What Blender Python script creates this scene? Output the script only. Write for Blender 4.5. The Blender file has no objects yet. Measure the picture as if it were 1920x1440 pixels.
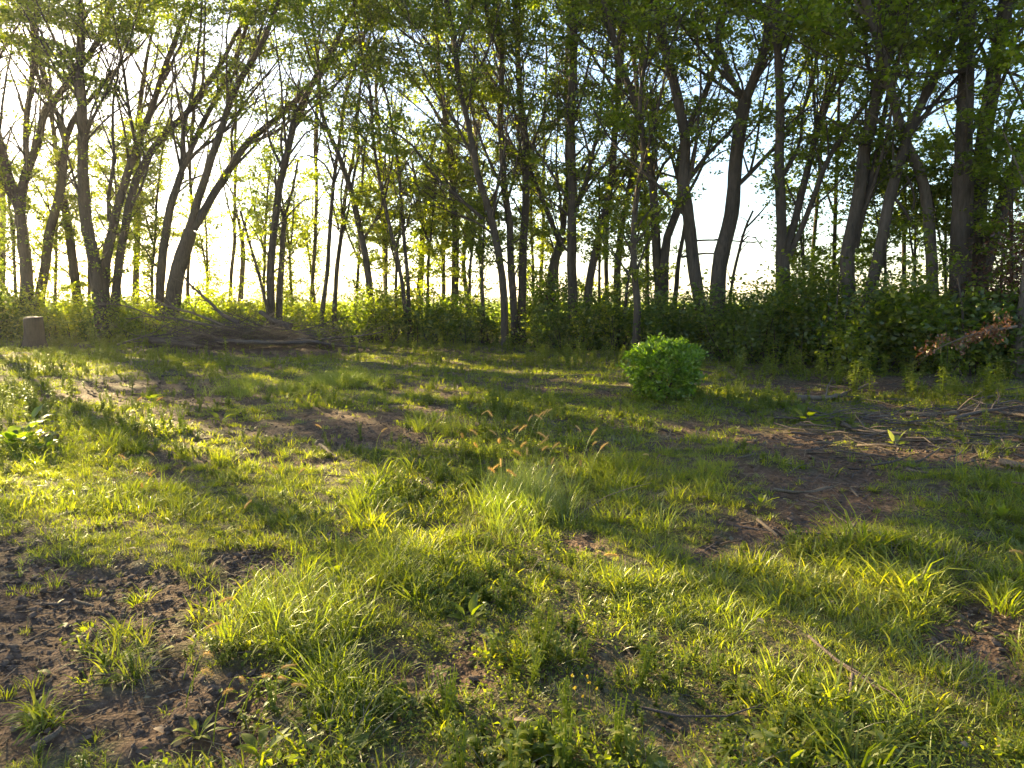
import bpy, math, random
import numpy as np
from mathutils import Vector

random.seed(7)
rng = np.random.default_rng(7)
R = math.radians

# ------------------------------------------------------------------ camera, world, sun, exposure
scene = bpy.context.scene
CAM_Z, PITCH, FPX = 1.6, R(6.9), 1331.0          # eye height, downward tilt, focal length in photo pixels
cam_data = bpy.data.cameras.new('camera')
cam_data.sensor_width = 36.0
cam_data.lens = 36.0 * FPX / 1920.0
cam_data.clip_start, cam_data.clip_end = 0.05, 6000.0
cam = bpy.data.objects.new('camera', cam_data)
cam.location = (0, 0, CAM_Z)
cam.rotation_euler = (R(90) - PITCH, 0, 0)
scene.collection.objects.link(cam)
scene.camera = cam

SUN_AZ, SUN_EL = R(-42), R(18)                    # azimuth from +Y towards +X
S = np.array([math.sin(SUN_AZ) * math.cos(SUN_EL), math.cos(SUN_AZ) * math.cos(SUN_EL), math.sin(SUN_EL)])
world = bpy.data.worlds.new('World')
scene.world = world
world.use_nodes = True
wn, wl = world.node_tree.nodes, world.node_tree.links
wn.clear()
sky = wn.new('ShaderNodeTexSky')
sky.sky_type = 'NISHITA'
sky.sun_disc = False
sky.sun_elevation = SUN_EL
sky.sun_rotation = SUN_AZ
sky.air_density, sky.dust_density, sky.ozone_density = 1.0, .9, 1.8
bg = wn.new('ShaderNodeBackground')
bg.inputs['Strength'].default_value = 0.05
wo = wn.new('ShaderNodeOutputWorld')
wl.new(sky.outputs[0], bg.inputs['Color'])
wl.new(bg.outputs[0], wo.inputs['Surface'])

sun_data = bpy.data.lights.new('sun', 'SUN')
sun_data.energy = 5.0
sun_data.angle = R(0.6)
sun_data.color = (1.0, 0.79, 0.42)
sun = bpy.data.objects.new('sun', sun_data)
sun.rotation_euler = Vector(S).to_track_quat('Z', 'Y').to_euler()
sun.location = (-20, 25, 20)
scene.collection.objects.link(sun)

scene.view_settings.view_transform = 'Standard'
scene.view_settings.look = 'None'
scene.view_settings.gamma = 1.0
scene.view_settings.use_curve_mapping = False
scene.view_settings.exposure = 3.0
scene.render.engine = 'CYCLES'
scene.cycles.max_bounces = 6
scene.cycles.diffuse_bounces = 3
scene.cycles.transmission_bounces = 4
scene.cycles.glossy_bounces = 2
scene.cycles.use_denoising = True

# ------------------------------------------------------------------ photo pixel <-> world
CP, SP = math.cos(PITCH), math.sin(PITCH)
def ray(px, py):
    u, v = (px - 960.0) / FPX, (720.0 - py) / FPX
    return np.array([u, CP + v * SP, -SP + v * CP])
def at(px, py, D):                                 # point on the sight line at ground distance D
    d = ray(px, py)
    return np.array([0, 0, CAM_Z]) + d * (D / d[1])
def gnd(px, py):                                   # where the sight line meets the ground
    d = ray(px, py)
    t = -CAM_Z / d[2]
    return d[0] * t, d[1] * t
def pix(x, y, z):
    X, Y, Z = np.asarray(x, float), np.asarray(y, float), np.asarray(z, float) - CAM_Z
    f = np.maximum(Y * CP - Z * SP, 0.05)
    up = Y * SP + Z * CP
    return 960 + FPX * X / f, 720 - FPX * up / f

# ------------------------------------------------------------------ noise
def _h(ix, iy, s):
    n = (ix * 374761393 + iy * 668265263 + s * 1442695041).astype(np.int64) & 0xffffffff
    n = ((n ^ (n >> 13)) * 1274126177) & 0xffffffff
    n = n ^ (n >> 16)
    return (n & 0xffff) / 65535.0
def vnoise(x, y, s=0):
    x, y = np.asarray(x, float), np.asarray(y, float)
    ix, iy = np.floor(x).astype(np.int64), np.floor(y).astype(np.int64)
    fx, fy = x - ix, y - iy
    fx, fy = fx * fx * (3 - 2 * fx), fy * fy * (3 - 2 * fy)
    a = _h(ix, iy, s) * (1 - fx) + _h(ix + 1, iy, s) * fx
    b = _h(ix, iy + 1, s) * (1 - fx) + _h(ix + 1, iy + 1, s) * fx
    return a * (1 - fy) + b * fy
def fbm(x, y, s=0, o=4):
    r, a, t = 0, 1.0, 0
    for k in range(o):
        r = r + a * vnoise(x * 2 ** k, y * 2 ** k, s + k); t += a; a *= 0.5
    return r / t
def sstep(a, b, x):
    t = np.clip((x - a) / (b - a), 0, 1)
    return t * t * (3 - 2 * t)

# bare soil patches, as (photo x, photo y, half width, half height, strength)
DIRT = [(90, 1140, 320, 95, 1.5), (330, 1150, 150, 70, .8), (120, 1345, 400, 130, 1.6), (420, 1400, 150, 80, 1.1), (270, 745, 230, 32, 1.0), (640, 800, 170, 30, .9),
        (450, 1045, 130, 28, 1.0), (330, 1075, 70, 20, .7), (600, 1005, 60, 16, .8), (820, 1280, 190, 45, .9), (980, 1190, 60, 30, .4), (1080, 1045, 55, 40, .8),
        (1320, 1040, 60, 28, 1.1), (1830, 1175, 110, 60, 1.2), (1880, 1240, 60, 40, .7), (1450, 830, 280, 24, .7), (1720, 855, 260, 38, .9), (1560, 950, 150, 30, .9),
        (1500, 900, 170, 22, .8), (1780, 780, 230, 24, .9), (1560, 725, 170, 14, .9), (1300, 800, 120, 14, .5), (850, 985, 60, 14, .6), (560, 860, 90, 16, .7),
        (900, 735, 170, 14, .5), (500, 655, 200, 14, 1.0), (1250, 860, 120, 18, .5), (1450, 980, 90, 22, .7), (640, 1340, 120, 50, .5), (1000, 1390, 120, 40, .5),
        (1150, 745, 200, 10, .4), (760, 770, 100, 12, .6), (350, 790, 140, 16, .6)]
def dirt(x, y):
    px, py = pix(x, y, 0)
    m = np.zeros_like(px)
    for cx, cy, a, b, s in DIRT:
        m = np.maximum(m, s * np.exp(-(((px - cx) / a) ** 2 + ((py - cy) / b) ** 2) ** 1.3))
    n = fbm(x * 1.9, y * 1.9, 11, 4)
    n2 = fbm(x * 0.7, y * 0.7, 31, 3)
    n3 = fbm(x * 5.5, y * 5.5, 71, 3)
    back = .13 * sstep(1150, 850, py) + .16 * np.exp(-((px - 1600) / 420) ** 2) * sstep(1020, 900, py)
    return np.clip(sstep(0.32, 0.86, m * (0.45 + n * 0.75) + (n - .5) * .8 + (n2 - .5) * .45 + (n3 - .5) * 1.1 + 0.16 + back), 0, 1)
def H(x, y):
    x, y = np.asarray(x, float), np.asarray(y, float)
    far = np.clip(1 - (np.hypot(x, y) - 40) / 60, 0, 1)
    h = (fbm(x * .35, y * .35, 3, 3) - .5) * .22 + (fbm(x * 1.6, y * 1.6, 5, 3) - .5) * .07
    return h * far * np.clip(np.hypot(x, y) / 3.0, .2, 1)
EDGE_PX = [-900, 0, 600, 1000, 1200, 1400, 1600, 1920, 2500]
EDGE_D = [27, 26.6, 25.6, 23.2, 20.0, 17.2, 15.2, 13.6, 12.0]
def edge(px):
    return float(np.interp(px, EDGE_PX, EDGE_D))

# sunlit patches of the photo, as (x, y, half width, half height, strength): leaves towards the sun are cut out to light these
LIT = [(1700, 830, 260, 40, .8), (1560, 940, 180, 40, .75), (1250, 830, 200, 30, .8), (720, 900, 200, 40, .6), (1500, 735, 260, 22, .85), (1300, 950, 160, 40, .7), (1250, 1350, 200, 60, .6), (110, 690, 220, 22, .95), (380, 683, 240, 14, .9), (600, 742, 140, 30, 1.0), (640, 705, 70, 25, .9), (900, 662, 260, 14, .95), (1150, 690, 260, 28, .85), (900, 735, 200, 12, .7),
       (1250, 690, 90, 60, .9), (1400, 700, 160, 30, .8), (1750, 735, 220, 20, .8), (240, 950, 200, 60, 1.0), (420, 1000, 120, 30, .9), (1000, 890, 220, 80, 1.0), (1150, 1000, 200, 50, .9), (1450, 890, 150, 18, .8),
       (1400, 1090, 380, 55, 1.0), (1650, 1150, 240, 60, .95), (1080, 1150, 200, 90, .85), (560, 1200, 240, 90, .9), (450, 1330, 200, 60, .5), (1600, 1320, 280, 110, .8),
       (800, 1120, 150, 60, .6), (1870, 1000, 90, 60, .8), (1700, 800, 160, 14, .8), (1100, 1320, 150, 70, .6), (150, 800, 180, 30, .7), (300, 1060, 150, 30, .6),
       (60, 640, 300, 60, .6), (350, 600, 300, 40, .8), (620, 600, 200, 40, .8), (900, 1280, 140, 50, .5), (1880, 1180, 80, 60, .8)]
def litmap(x, y):
    px, py = pix(x, y, 0)
    m = np.zeros_like(px)
    for cx, cy, a, b, s in LIT:
        m = np.maximum(m, s * np.exp(-(((px - cx) / a) ** 2 + ((py - cy) / b) ** 2) ** 2))
    return m
# open sky between the crowns in the photo: (x, y, half width, half height, share of leaves missing)
GAPS = [(1415, 440, 60, 110, .95), (600, 400, 40, 120, .45), (420, 480, 60, 60, .6), (470, 400, 80, 40, .3), (60, 480, 40, 60, .4), (1300, 480, 90, 60, .7),
        (1700, 490, 60, 50, .5), (1560, 420, 50, 60, .6), (590, 520, 120, 30, .5), (1380, 300, 80, 60, .3), (20, 180, 60, 120, .4)]
def keep_mask(p, sun_gap=0.9, sky_gap=1.0):
    k = rng.random(len(p))
    t = p[:, 2] / S[2]
    gx, gy = p[:, 0] - S[0] * t, p[:, 1] - S[1] * t
    lit = np.maximum(litmap(gx, gy), .85 * sstep(.44, .54, fbm(gx * .75, gy * .75, 123, 3)) * (gy < 17)) * (gy > 1)  # listed sun patches plus made-up dapples; leaves in the way are cut
    nse = fbm(gx * .8, gy * .8, 77, 2)
    kill = sun_gap * np.clip(lit * 1.4 * (0.6 + .8 * nse), 0, 1) * (.5 + .5 * sstep(3.0, 6.0, p[:, 2]))
    px, py = pix(p[:, 0], p[:, 1], p[:, 2])
    g = np.zeros(len(p))
    for cx, cy, a, b, s in GAPS:
        g = np.maximum(g, s * np.exp(-(((px - cx) / a) ** 2 + ((py - cy) / b) ** 2) ** 2))
    return k > 1 - (1 - kill) * (1 - g * sky_gap)

# ------------------------------------------------------------------ mesh building
class MB:
    def __init__(self):
        self.v, self.f, self.t, self.n = [], [], [], 0
    def add(self, verts, faces, tint=None):
        verts, faces = np.asarray(verts, float).reshape(-1, 3), np.asarray(faces, int)
        if len(faces) == 0: return
        self.v.append(verts); self.f.append(faces + self.n); self.n += len(verts)
        self.t.append(np.full(len(faces), .5) if tint is None else np.broadcast_to(np.asarray(tint, float), (len(faces),)))
    def mesh(self, name, mat, smooth=True, origin=None):
        me = bpy.data.meshes.new(name)
        if self.n == 0: return me
        v = np.concatenate(self.v)
        if origin is not None: v = v - np.asarray(origin)
        me.vertices.add(len(v)); me.vertices.foreach_set('co', v.astype(np.float32).ravel())
        loops = np.concatenate([f.ravel() for f in self.f])
        tot = np.concatenate([np.full(len(f), f.shape[1]) for f in self.f])
        me.loops.add(len(loops)); me.loops.foreach_set('vertex_index', loops.astype(np.int32))
        me.polygons.add(len(tot))
        me.polygons.foreach_set('loop_start', (np.cumsum(tot) - tot).astype(np.int32))
        me.polygons.foreach_set('loop_total', tot.astype(np.int32))
        me.update(calc_edges=True)
        me.polygons.foreach_set('use_smooth', np.full(len(tot), smooth))
        a = me.attributes.new('tint', 'FLOAT', 'FACE')
        a.data.foreach_set('value', np.concatenate(self.t).astype(np.float32))
        for m in (mat if isinstance(mat, (list, tuple)) else [mat]): me.materials.append(m)
        me.validate()
        return me

def link(o, parent=None):
    scene.collection.objects.link(o)
    if parent is not None: o.parent = parent
    return o
def part(name, mb, mat, root, kind=None, label=None, smooth=True):
    o = bpy.data.objects.new(name, mb.mesh(name, mat, smooth, origin=root.matrix_world.translation if root else None))
    link(o, root)
    if kind: o['kind'] = kind
    if label: o['label'] = label
    return o
def empty(name, loc, label, cat, group=None):
    o = bpy.data.objects.new(name, None)
    o.empty_display_size = .2
    o.location = loc
    o.matrix_world.translation = Vector(loc)
    link(o)
    o['label'] = label; o['category'] = cat
    if group: o['group'] = group
    return o
def single(name, mb, mat, loc, label, cat, group=None, smooth=True):
    o = bpy.data.objects.new(name, mb.mesh(name, mat, smooth, origin=loc))
    o.location = loc
    link(o)
    o['label'] = label; o['category'] = cat
    if group: o['group'] = group
    return o
def setting(name, mb, mat, kind='structure', smooth=True, label=None):
    o = bpy.data.objects.new(name, mb.mesh(name, mat, smooth)); link(o); o['kind'] = kind
    if label: o['label'] = label
    return o

def unit(v):
    return v / np.maximum(np.linalg.norm(v, axis=-1, keepdims=True), 1e-9)
def tube(mb, pts, rad, sides=6, tint=.5, rough=0.0, cap=True):
    pts, rad = np.asarray(pts, float), np.asarray(rad, float)
    n = len(pts)
    tan = unit(np.gradient(pts, axis=0))
    ref = np.array([1.0, 0.13, 0.07]) if abs(tan[:, 0]).mean() < .75 else np.array([0.05, .2, 1.0])
    a = unit(np.cross(tan, ref)); b = np.cross(tan, a)
    ang = np.arange(sides) * 2 * math.pi / sides
    rr = rad[:, None] * (1 + (rng.random((n, sides)) - .5) * rough)
    v = pts[:, None, :] + rr[..., None] * (np.cos(ang)[None, :, None] * a[:, None, :] + np.sin(ang)[None, :, None] * b[:, None, :])
    i = np.arange(n - 1)[:, None] * sides; j = np.arange(sides)[None, :]; k = (j + 1) % sides
    f = np.stack([i + j, i + k, i + sides + k, i + sides + j], -1).reshape(-1, 4)
    v = v.reshape(-1, 3)
    mb.add(v, f, tint)
    if cap and sides >= 4:
        vv = np.concatenate([pts[:1], v[:sides], pts[-1:], v[-sides:]])
        jj = np.arange(sides)
        mb.add(vv, np.concatenate([np.stack([0 * jj, 1 + (jj + 1) % sides, 1 + jj], -1), np.stack([0 * jj + sides + 1, sides + 2 + jj, sides + 2 + (jj + 1) % sides], -1)]), tint)
def smooth_line(pts, rad, step):
    pts, rad = np.asarray(pts, float), np.asarray(rad, float)
    s = np.concatenate([[0], np.cumsum(np.linalg.norm(np.diff(pts, axis=0), axis=1))])
    n = max(4, int(s[-1] / step) + 1)
    q = np.linspace(0, s[-1], n)
    m = np.gradient(pts, s, axis=0)
    i = np.clip(np.searchsorted(s, q, 'right') - 1, 0, len(s) - 2)
    hgap = (s[i + 1] - s[i]); t = ((q - s[i]) / hgap)[:, None]; hg = hgap[:, None]
    p = (2 * t**3 - 3 * t**2 + 1) * pts[i] + (t**3 - 2 * t**2 + t) * hg * m[i] + (-2 * t**3 + 3 * t**2) * pts[i + 1] + (t**3 - t**2) * hg * m[i + 1]
    return p, np.interp(q, s, rad)
def twig_batch(mb, a, b, r0, r1, tint=.5):          # straight three-sided twigs, many at once
    n = len(a)
    if n == 0: return
    d = unit(b - a)
    u = unit(np.cross(d, np.array([.3, .5, .81]))); w = np.cross(d, u)
    vs = []
    for P, r in ((a, r0), (b, r1)):
        for k in range(3):
            c, s = math.cos(k * 2.0944), math.sin(k * 2.0944)
            vs.append(P + (u * c + w * s) * np.asarray(r).reshape(-1, 1))
    v = np.stack(vs, 1).reshape(-1, 3)
    o = np.arange(n)[:, None, None] * 6
    f = np.array([[0, 1, 4, 3], [1, 2, 5, 4], [2, 0, 3, 5]])[None]
    mb.add(v, (o + f).reshape(-1, 4), tint)
def leaf_batch(mb, c, size, up=.5, aspect=.55, tint=None, direction=None, droop=0.0):
    n = len(c)
    if n == 0: return
    size = np.broadcast_to(np.asarray(size, float), (n,))
    d = rng.normal(size=(n, 3)); d[:, 2] *= .5; d[:, 2] -= droop
    if direction is not None: d = unit(d) * .7 + direction
    d = unit(d)
    nn = rng.normal(size=(n, 3)); nn[:, 2] += up * 2
    w = unit(np.cross(d, nn)); nn = np.cross(w, d)
    L = size[:, None]; W = L * aspect * .5
    b = c - d * L * .5
    v = np.stack([b, b + d * L * .42 + w * W + nn * W * .3, b + d * L - nn * L * .08, b + d * L * .42 - w * W + nn * W * .3], 1).reshape(-1, 3)
    f = np.arange(n * 4).reshape(-1, 4)
    mb.add(v, f, rng.random(n) if tint is None else np.clip(tint + (rng.random(n) - .5) * .5, 0, 1))

# ------------------------------------------------------------------ materials
def newmat(name):
    m = bpy.data.materials.new(name); m.use_nodes = True
    m.node_tree.nodes.clear()
    return m, m.node_tree.nodes, m.node_tree.links
def N(nodes, typ, **kw):
    n = nodes.new(typ)
    for k, v in kw.items(): setattr(n, k, v)
    return n
def ramp(nodes, stops):
    r = nodes.new('ShaderNodeValToRGB')
    e = r.color_ramp.elements
    while len(e) < len(stops): e.new(.5)
    for i, (p, c) in enumerate(stops):
        e[i].position = p; e[i].color = (*c, 1)
    return r
def leaf_mat(name, dark, mid, light, trans=(.35, .42, .05), mix=.45, gloss=.06, patch=.9, rough=.4):
    """leaf: colour varies leaf by leaf and in patches; lets light through"""
    m, n, l = newmat(name)
    at_ = N(n, 'ShaderNodeAttribute', attribute_name='tint')
    geo = N(n, 'ShaderNodeNewGeometry')
    no = N(n, 'ShaderNodeTexNoise'); no.inputs['Scale'].default_value = patch; no.inputs['Detail'].default_value = 2
    l.new(geo.outputs['Position'], no.inputs['Vector'])
    mth = N(n, 'ShaderNodeMath', operation='MULTIPLY_ADD'); mth.inputs[1].default_value = 1.3; mth.inputs[2].default_value = -.15
    l.new(no.outputs[0], mth.inputs[0])
    av = N(n, 'ShaderNodeMix'); av.inputs[0].default_value = .55
    l.new(mth.outputs[0], av.inputs[2]); l.new(at_.outputs['Fac'], av.inputs[3])
    r = ramp(n, [(.1, dark), (.5, mid), (.92, light)])
    l.new(av.outputs[0], r.inputs[0])
    tr = N(n, 'ShaderNodeMix', data_type='RGBA', blend_type='MULTIPLY'); tr.inputs[0].default_value = 1.0
    k = 7.0
    tr.inputs[7].default_value = (min(trans[0] * k, 9), min(trans[1] * k, 9), min(trans[2] * k, 9), 1)
    l.new(r.outputs[0], tr.inputs[6])
    df = N(n, 'ShaderNodeBsdfDiffuse'); tl = N(n, 'ShaderNodeBsdfTranslucent'); gl = N(n, 'ShaderNodeBsdfGlossy')
    gl.inputs['Roughness'].default_value = rough; gl.inputs['Color'].default_value = (.9, .95, .85, 1)
    l.new(r.outputs[0], df.inputs['Color']); l.new(tr.outputs[2], tl.inputs['Color'])
    m1 = N(n, 'ShaderNodeMixShader'); m1.inputs[0].default_value = mix
    l.new(df.outputs[0], m1.inputs[1]); l.new(tl.outputs[0], m1.inputs[2])
    m2 = N(n, 'ShaderNodeMixShader'); m2.inputs[0].default_value = gloss
    l.new(m1.outputs[0], m2.inputs[1]); l.new(gl.outputs[0], m2.inputs[2])
    out = N(n, 'ShaderNodeOutputMaterial'); l.new(m2.outputs[0], out.inputs['Surface'])
    return m
def bark_mat(name, dark, light, scale=1.0, bump=.6):
    m, n, l = newmat(name)
    geo = N(n, 'ShaderNodeNewGeometry')
    mp = N(n, 'ShaderNodeMapping'); mp.inputs['Scale'].default_value = (14 * scale, 14 * scale, 2.2 * scale)
    l.new(geo.outputs['Position'], mp.inputs['Vector'])
    no = N(n, 'ShaderNodeTexNoise'); no.inputs['Scale'].default_value = 1.6; no.inputs['Detail'].default_value = 6; no.inputs['Roughness'].default_value = .65
    l.new(mp.outputs[0], no.inputs['Vector'])
    n2 = N(n, 'ShaderNodeTexNoise'); n2.inputs['Scale'].default_value = 1.3; n2.inputs['Detail'].default_value = 3
    l.new(geo.outputs['Position'], n2.inputs['Vector'])
    mx = N(n, 'ShaderNodeMix'); mx.inputs[0].default_value = .35
    l.new(no.outputs[0], mx.inputs[2]); l.new(n2.outputs[0], mx.inputs[3])
    r = ramp(n, [(.32, dark), (.62, light)])
    l.new(mx.outputs[0], r.inputs[0])
    bs = N(n, 'ShaderNodeBsdfPrincipled'); bs.inputs['Roughness'].default_value = .9
    bs.inputs['Specular IOR Level'].default_value = .25
    l.new(r.outputs[0], bs.inputs['Base Color'])
    bp = N(n, 'ShaderNodeBump'); bp.inputs['Strength'].default_value = bump; bp.inputs['Distance'].default_value = .03
    l.new(no.outputs[0], bp.inputs['Height']); l.new(bp.outputs[0], bs.inputs['Normal'])
    out = N(n, 'ShaderNodeOutputMaterial'); l.new(bs.outputs[0], out.inputs['Surface'])
    return m
def flat_mat(name, a, b, rough=.8, scale=30, trans=0.0, tcol=(.6, .4, .2)):
    m, n, l = newmat(name)
    geo = N(n, 'ShaderNodeNewGeometry')
    no = N(n, 'ShaderNodeTexNoise'); no.inputs['Scale'].default_value = scale; no.inputs['Detail'].default_value = 4
    l.new(geo.outputs['Position'], no.inputs['Vector'])
    r = ramp(n, [(.35, a), (.65, b)]); l.new(no.outputs[0], r.inputs[0])
    bs = N(n, 'ShaderNodeBsdfPrincipled'); bs.inputs['Roughness'].default_value = rough
    l.new(r.outputs[0], bs.inputs['Base Color'])
    out = N(n, 'ShaderNodeOutputMaterial')
    if trans > 0:
        tl = N(n, 'ShaderNodeBsdfTranslucent'); tl.inputs['Color'].default_value = (*tcol, 1)
        mm = N(n, 'ShaderNodeMixShader'); mm.inputs[0].default_value = trans
        l.new(bs.outputs[0], mm.inputs[1]); l.new(tl.outputs[0], mm.inputs[2]); l.new(mm.outputs[0], out.inputs['Surface'])
    else:
        l.new(bs.outputs[0], out.inputs['Surface'])
    return m

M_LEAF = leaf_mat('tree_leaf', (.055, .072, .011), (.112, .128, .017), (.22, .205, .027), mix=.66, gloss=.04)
M_LEAF_Y = leaf_mat('sunlit_and_yellow_leaf', (.08, .095, .013), (.145, .15, .019), (.26, .225, .028), mix=.66, gloss=.04)  # yellow-green leaf; on shrubs and undergrowth the yellow imitates sunlight
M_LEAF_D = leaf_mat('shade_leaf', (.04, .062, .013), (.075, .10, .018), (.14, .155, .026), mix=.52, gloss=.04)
M_LEAF_R = leaf_mat('copper_leaf', (.05, .02, .015), (.09, .035, .022), (.16, .06, .03), trans=(.3, .18, .12), mix=.35)
M_LEAF_BR = leaf_mat('dead_leaf', (.09, .038, .016), (.16, .07, .03), (.24, .115, .05), trans=(.25, .2, .14), mix=.3)
M_BUSH = leaf_mat('bush_leaf', (.045, .08, .012), (.12, .18, .022), (.24, .29, .035), mix=.5, gloss=.05)
M_WEED = leaf_mat('weed_leaf', (.06, .088, .014), (.115, .142, .02), (.2, .2, .03), trans=(.42, .43, .05), mix=.5, gloss=.025, rough=.5)
M_CROP = leaf_mat('crop_leaf', (.07, .10, .016), (.11, .13, .022), (.17, .165, .034))
M_GRASS = leaf_mat('grass_blade', (.065, .092, .013), (.123, .151, .021), (.235, .222, .036), trans=(.45, .44, .05), patch=.8, gloss=.03, rough=.5, mix=.5)
M_GRASS_Y = leaf_mat('yellow_grass_blade', (.10, .13, .025), (.17, .18, .035), (.26, .23, .06), patch=.8)
M_STRAW = leaf_mat('straw', (.10, .075, .045), (.17, .135, .08), (.26, .21, .13), trans=(.16, .15, .12), mix=.25, patch=1.5)
M_BARK = bark_mat('bark', (.034, .025, .018), (.115, .086, .063), bump=1.0)
M_BARK_L = bark_mat('pale_bark', (.07, .052, .038), (.2, .155, .115), bump=1.0)
M_WOOD = bark_mat('dead_wood', (.05, .036, .03), (.15, .115, .095), 3.0)
M_WOOD_L = bark_mat('weathered_wood', (.07, .05, .036), (.21, .16, .115), 4.0)
M_CUT = flat_mat('cut_wood', (.16, .115, .08), (.28, .21, .15), .8, 12)
M_STUMP = bark_mat('stump_bark', (.018, .014, .011), (.07, .052, .04), bump=1.0)
M_HEAD = flat_mat('seed_head', (.5, .36, .12), (.72, .55, .24), .7, 60, .5, (.98, .74, .28))
M_DEADLEAF = flat_mat('dry_leaf', (.22, .13, .07), (.4, .28, .17), .7, 40, .25, (.5, .35, .18))
M_YLEAF = flat_mat('yellow_fallen_leaf', (.3, .28, .08), (.5, .42, .14), .6, 40, .35, (.6, .5, .12))
M_FLOWER = flat_mat('yellow_petal', (.6, .42, .03), (.75, .55, .05), .6, 40, .3, (.8, .6, .05))

def ground_mat():
    m, n, l = newmat('soil_and_thatch')
    geo = N(n, 'ShaderNodeNewGeometry')
    at_ = N(n, 'ShaderNodeAttribute', attribute_name='dirt')
    af = N(n, 'ShaderNodeAttribute', attribute_name='field')
    n1 = N(n, 'ShaderNodeTexNoise'); n1.inputs['Scale'].default_value = 16; n1.inputs['Detail'].default_value = 8; n1.inputs['Roughness'].default_value = .7
    n2 = N(n, 'ShaderNodeTexNoise'); n2.inputs['Scale'].default_value = 2.2; n2.inputs['Detail'].default_value = 5
    n3 = N(n, 'ShaderNodeTexVoronoi'); n3.inputs['Scale'].default_value = 55
    for k in (n1, n2, n3): l.new(geo.outputs['Position'], k.inputs['Vector'])
    soil = ramp(n, [(.25, (.045, .028, .018)), (.5, (.11, .068, .044)), (.72, (.21, .14, .095))]); l.new(n1.outputs[0], soil.inputs[0])
    th = ramp(n, [(.25, (.045, .036, .02)), (.5, (.095, .08, .04)), (.75, (.21, .17, .095))]); l.new(n1.outputs[0], th.inputs[0])
    fieldc = ramp(n, [(.3, (.08, .10, .018)), (.7, (.14, .14, .035))]); l.new(n2.outputs[0], fieldc.inputs[0])
    mx = N(n, 'ShaderNodeMix', data_type='RGBA'); l.new(at_.outputs['Fac'], mx.inputs[0]); l.new(th.outputs[0], mx.inputs[6]); l.new(soil.outputs[0], mx.inputs[7])
    m2 = N(n, 'ShaderNodeMix', data_type='RGBA'); l.new(af.outputs['Fac'], m2.inputs[0]); l.new(mx.outputs[2], m2.inputs[6]); l.new(fieldc.outputs[0], m2.inputs[7])
    bs = N(n, 'ShaderNodeBsdfPrincipled'); bs.inputs['Roughness'].default_value = .95; bs.inputs['Specular IOR Level'].default_value = .15
    l.new(m2.outputs[2], bs.inputs['Base Color'])
    ad = N(n, 'ShaderNodeMath', operation='MULTIPLY_ADD'); ad.inputs[1].default_value = .5; l.new(n3.outputs[0], ad.inputs[0]); l.new(n1.outputs[0], ad.inputs[2])
    bp = N(n, 'ShaderNodeBump'); bp.inputs['Strength'].default_value = .8; bp.inputs['Distance'].default_value = .03
    l.new(ad.outputs[0], bp.inputs['Height']); l.new(bp.outputs[0], bs.inputs['Normal'])
    out = N(n, 'ShaderNodeOutputMaterial'); l.new(bs.outputs[0], out.inputs['Surface'])
    return m
M_GROUND = ground_mat()

# ------------------------------------------------------------------ ground: one sheet to the horizon, finer where one stands
def soil_relief(x, y, d):
    c = fbm(x * 9, y * 9, 41, 4)
    c2 = vnoise(x * 28, y * 28, 47)
    ridge = np.abs(fbm(x * 4 + 3, y * 4, 53, 3) - .5)
    return d * ((c - .5) * .075 + (c2 - .5) * .02 + ridge * .05 - .03) + (1 - d) * (c - .5) * .03
def make_ground():
    th = np.concatenate([np.linspace(-math.pi, -.84, 50, endpoint=False), np.linspace(-.84, .84, 220), np.linspace(.84, math.pi, 50)[1:-1]])
    r = [0.5]
    while r[-1] < 5000: r.append(r[-1] * (1.0098 if r[-1] < 30 else 1.05))
    r = np.array(r)
    RR, TT = np.meshgrid(r, th, indexing='ij')
    x, y = RR * np.sin(TT), RR * np.cos(TT)
    d = dirt(x, y) * (RR < 40) * (y > 0.8)
    near = np.clip((40 - RR) / 10, 0, 1)
    z = H(x, y) + soil_relief(x, y, d) * near
    nr, nt = x.shape
    v = np.concatenate([np.stack([x, y, z], -1).reshape(-1, 3), [[0, 0, 0]]])
    i = np.arange(nr - 1)[:, None] * nt; j = np.arange(nt)[None]; k = (j + 1) % nt
    f = np.stack([i + j, i + k, i + nt + k, i + nt + j], -1).reshape(-1, 4)[:, ::-1]
    mb = MB(); mb.add(v, f)
    jj = np.arange(nt)
    mb.f.append(np.stack([jj, 0 * jj + nr * nt, (jj + 1) % nt], -1)); mb.t.append(np.full(nt, .5))
    o = setting('ground', mb, M_GROUND)
    a = o.data.attributes.new('dirt', 'FLOAT', 'POINT')
    a.data.foreach_set('value', np.append(d.ravel(), 0).astype(np.float32))
    px, _ = pix(x, y, 0)
    e = np.interp(px, EDGE_PX, EDGE_D)
    fld = sstep(6, 9, y - e) * (y > 12)
    a = o.data.attributes.new('field', 'FLOAT', 'POINT')
    a.data.foreach_set('value', np.append(fld.ravel(), 0).astype(np.float32))
    return o
make_ground()

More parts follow.
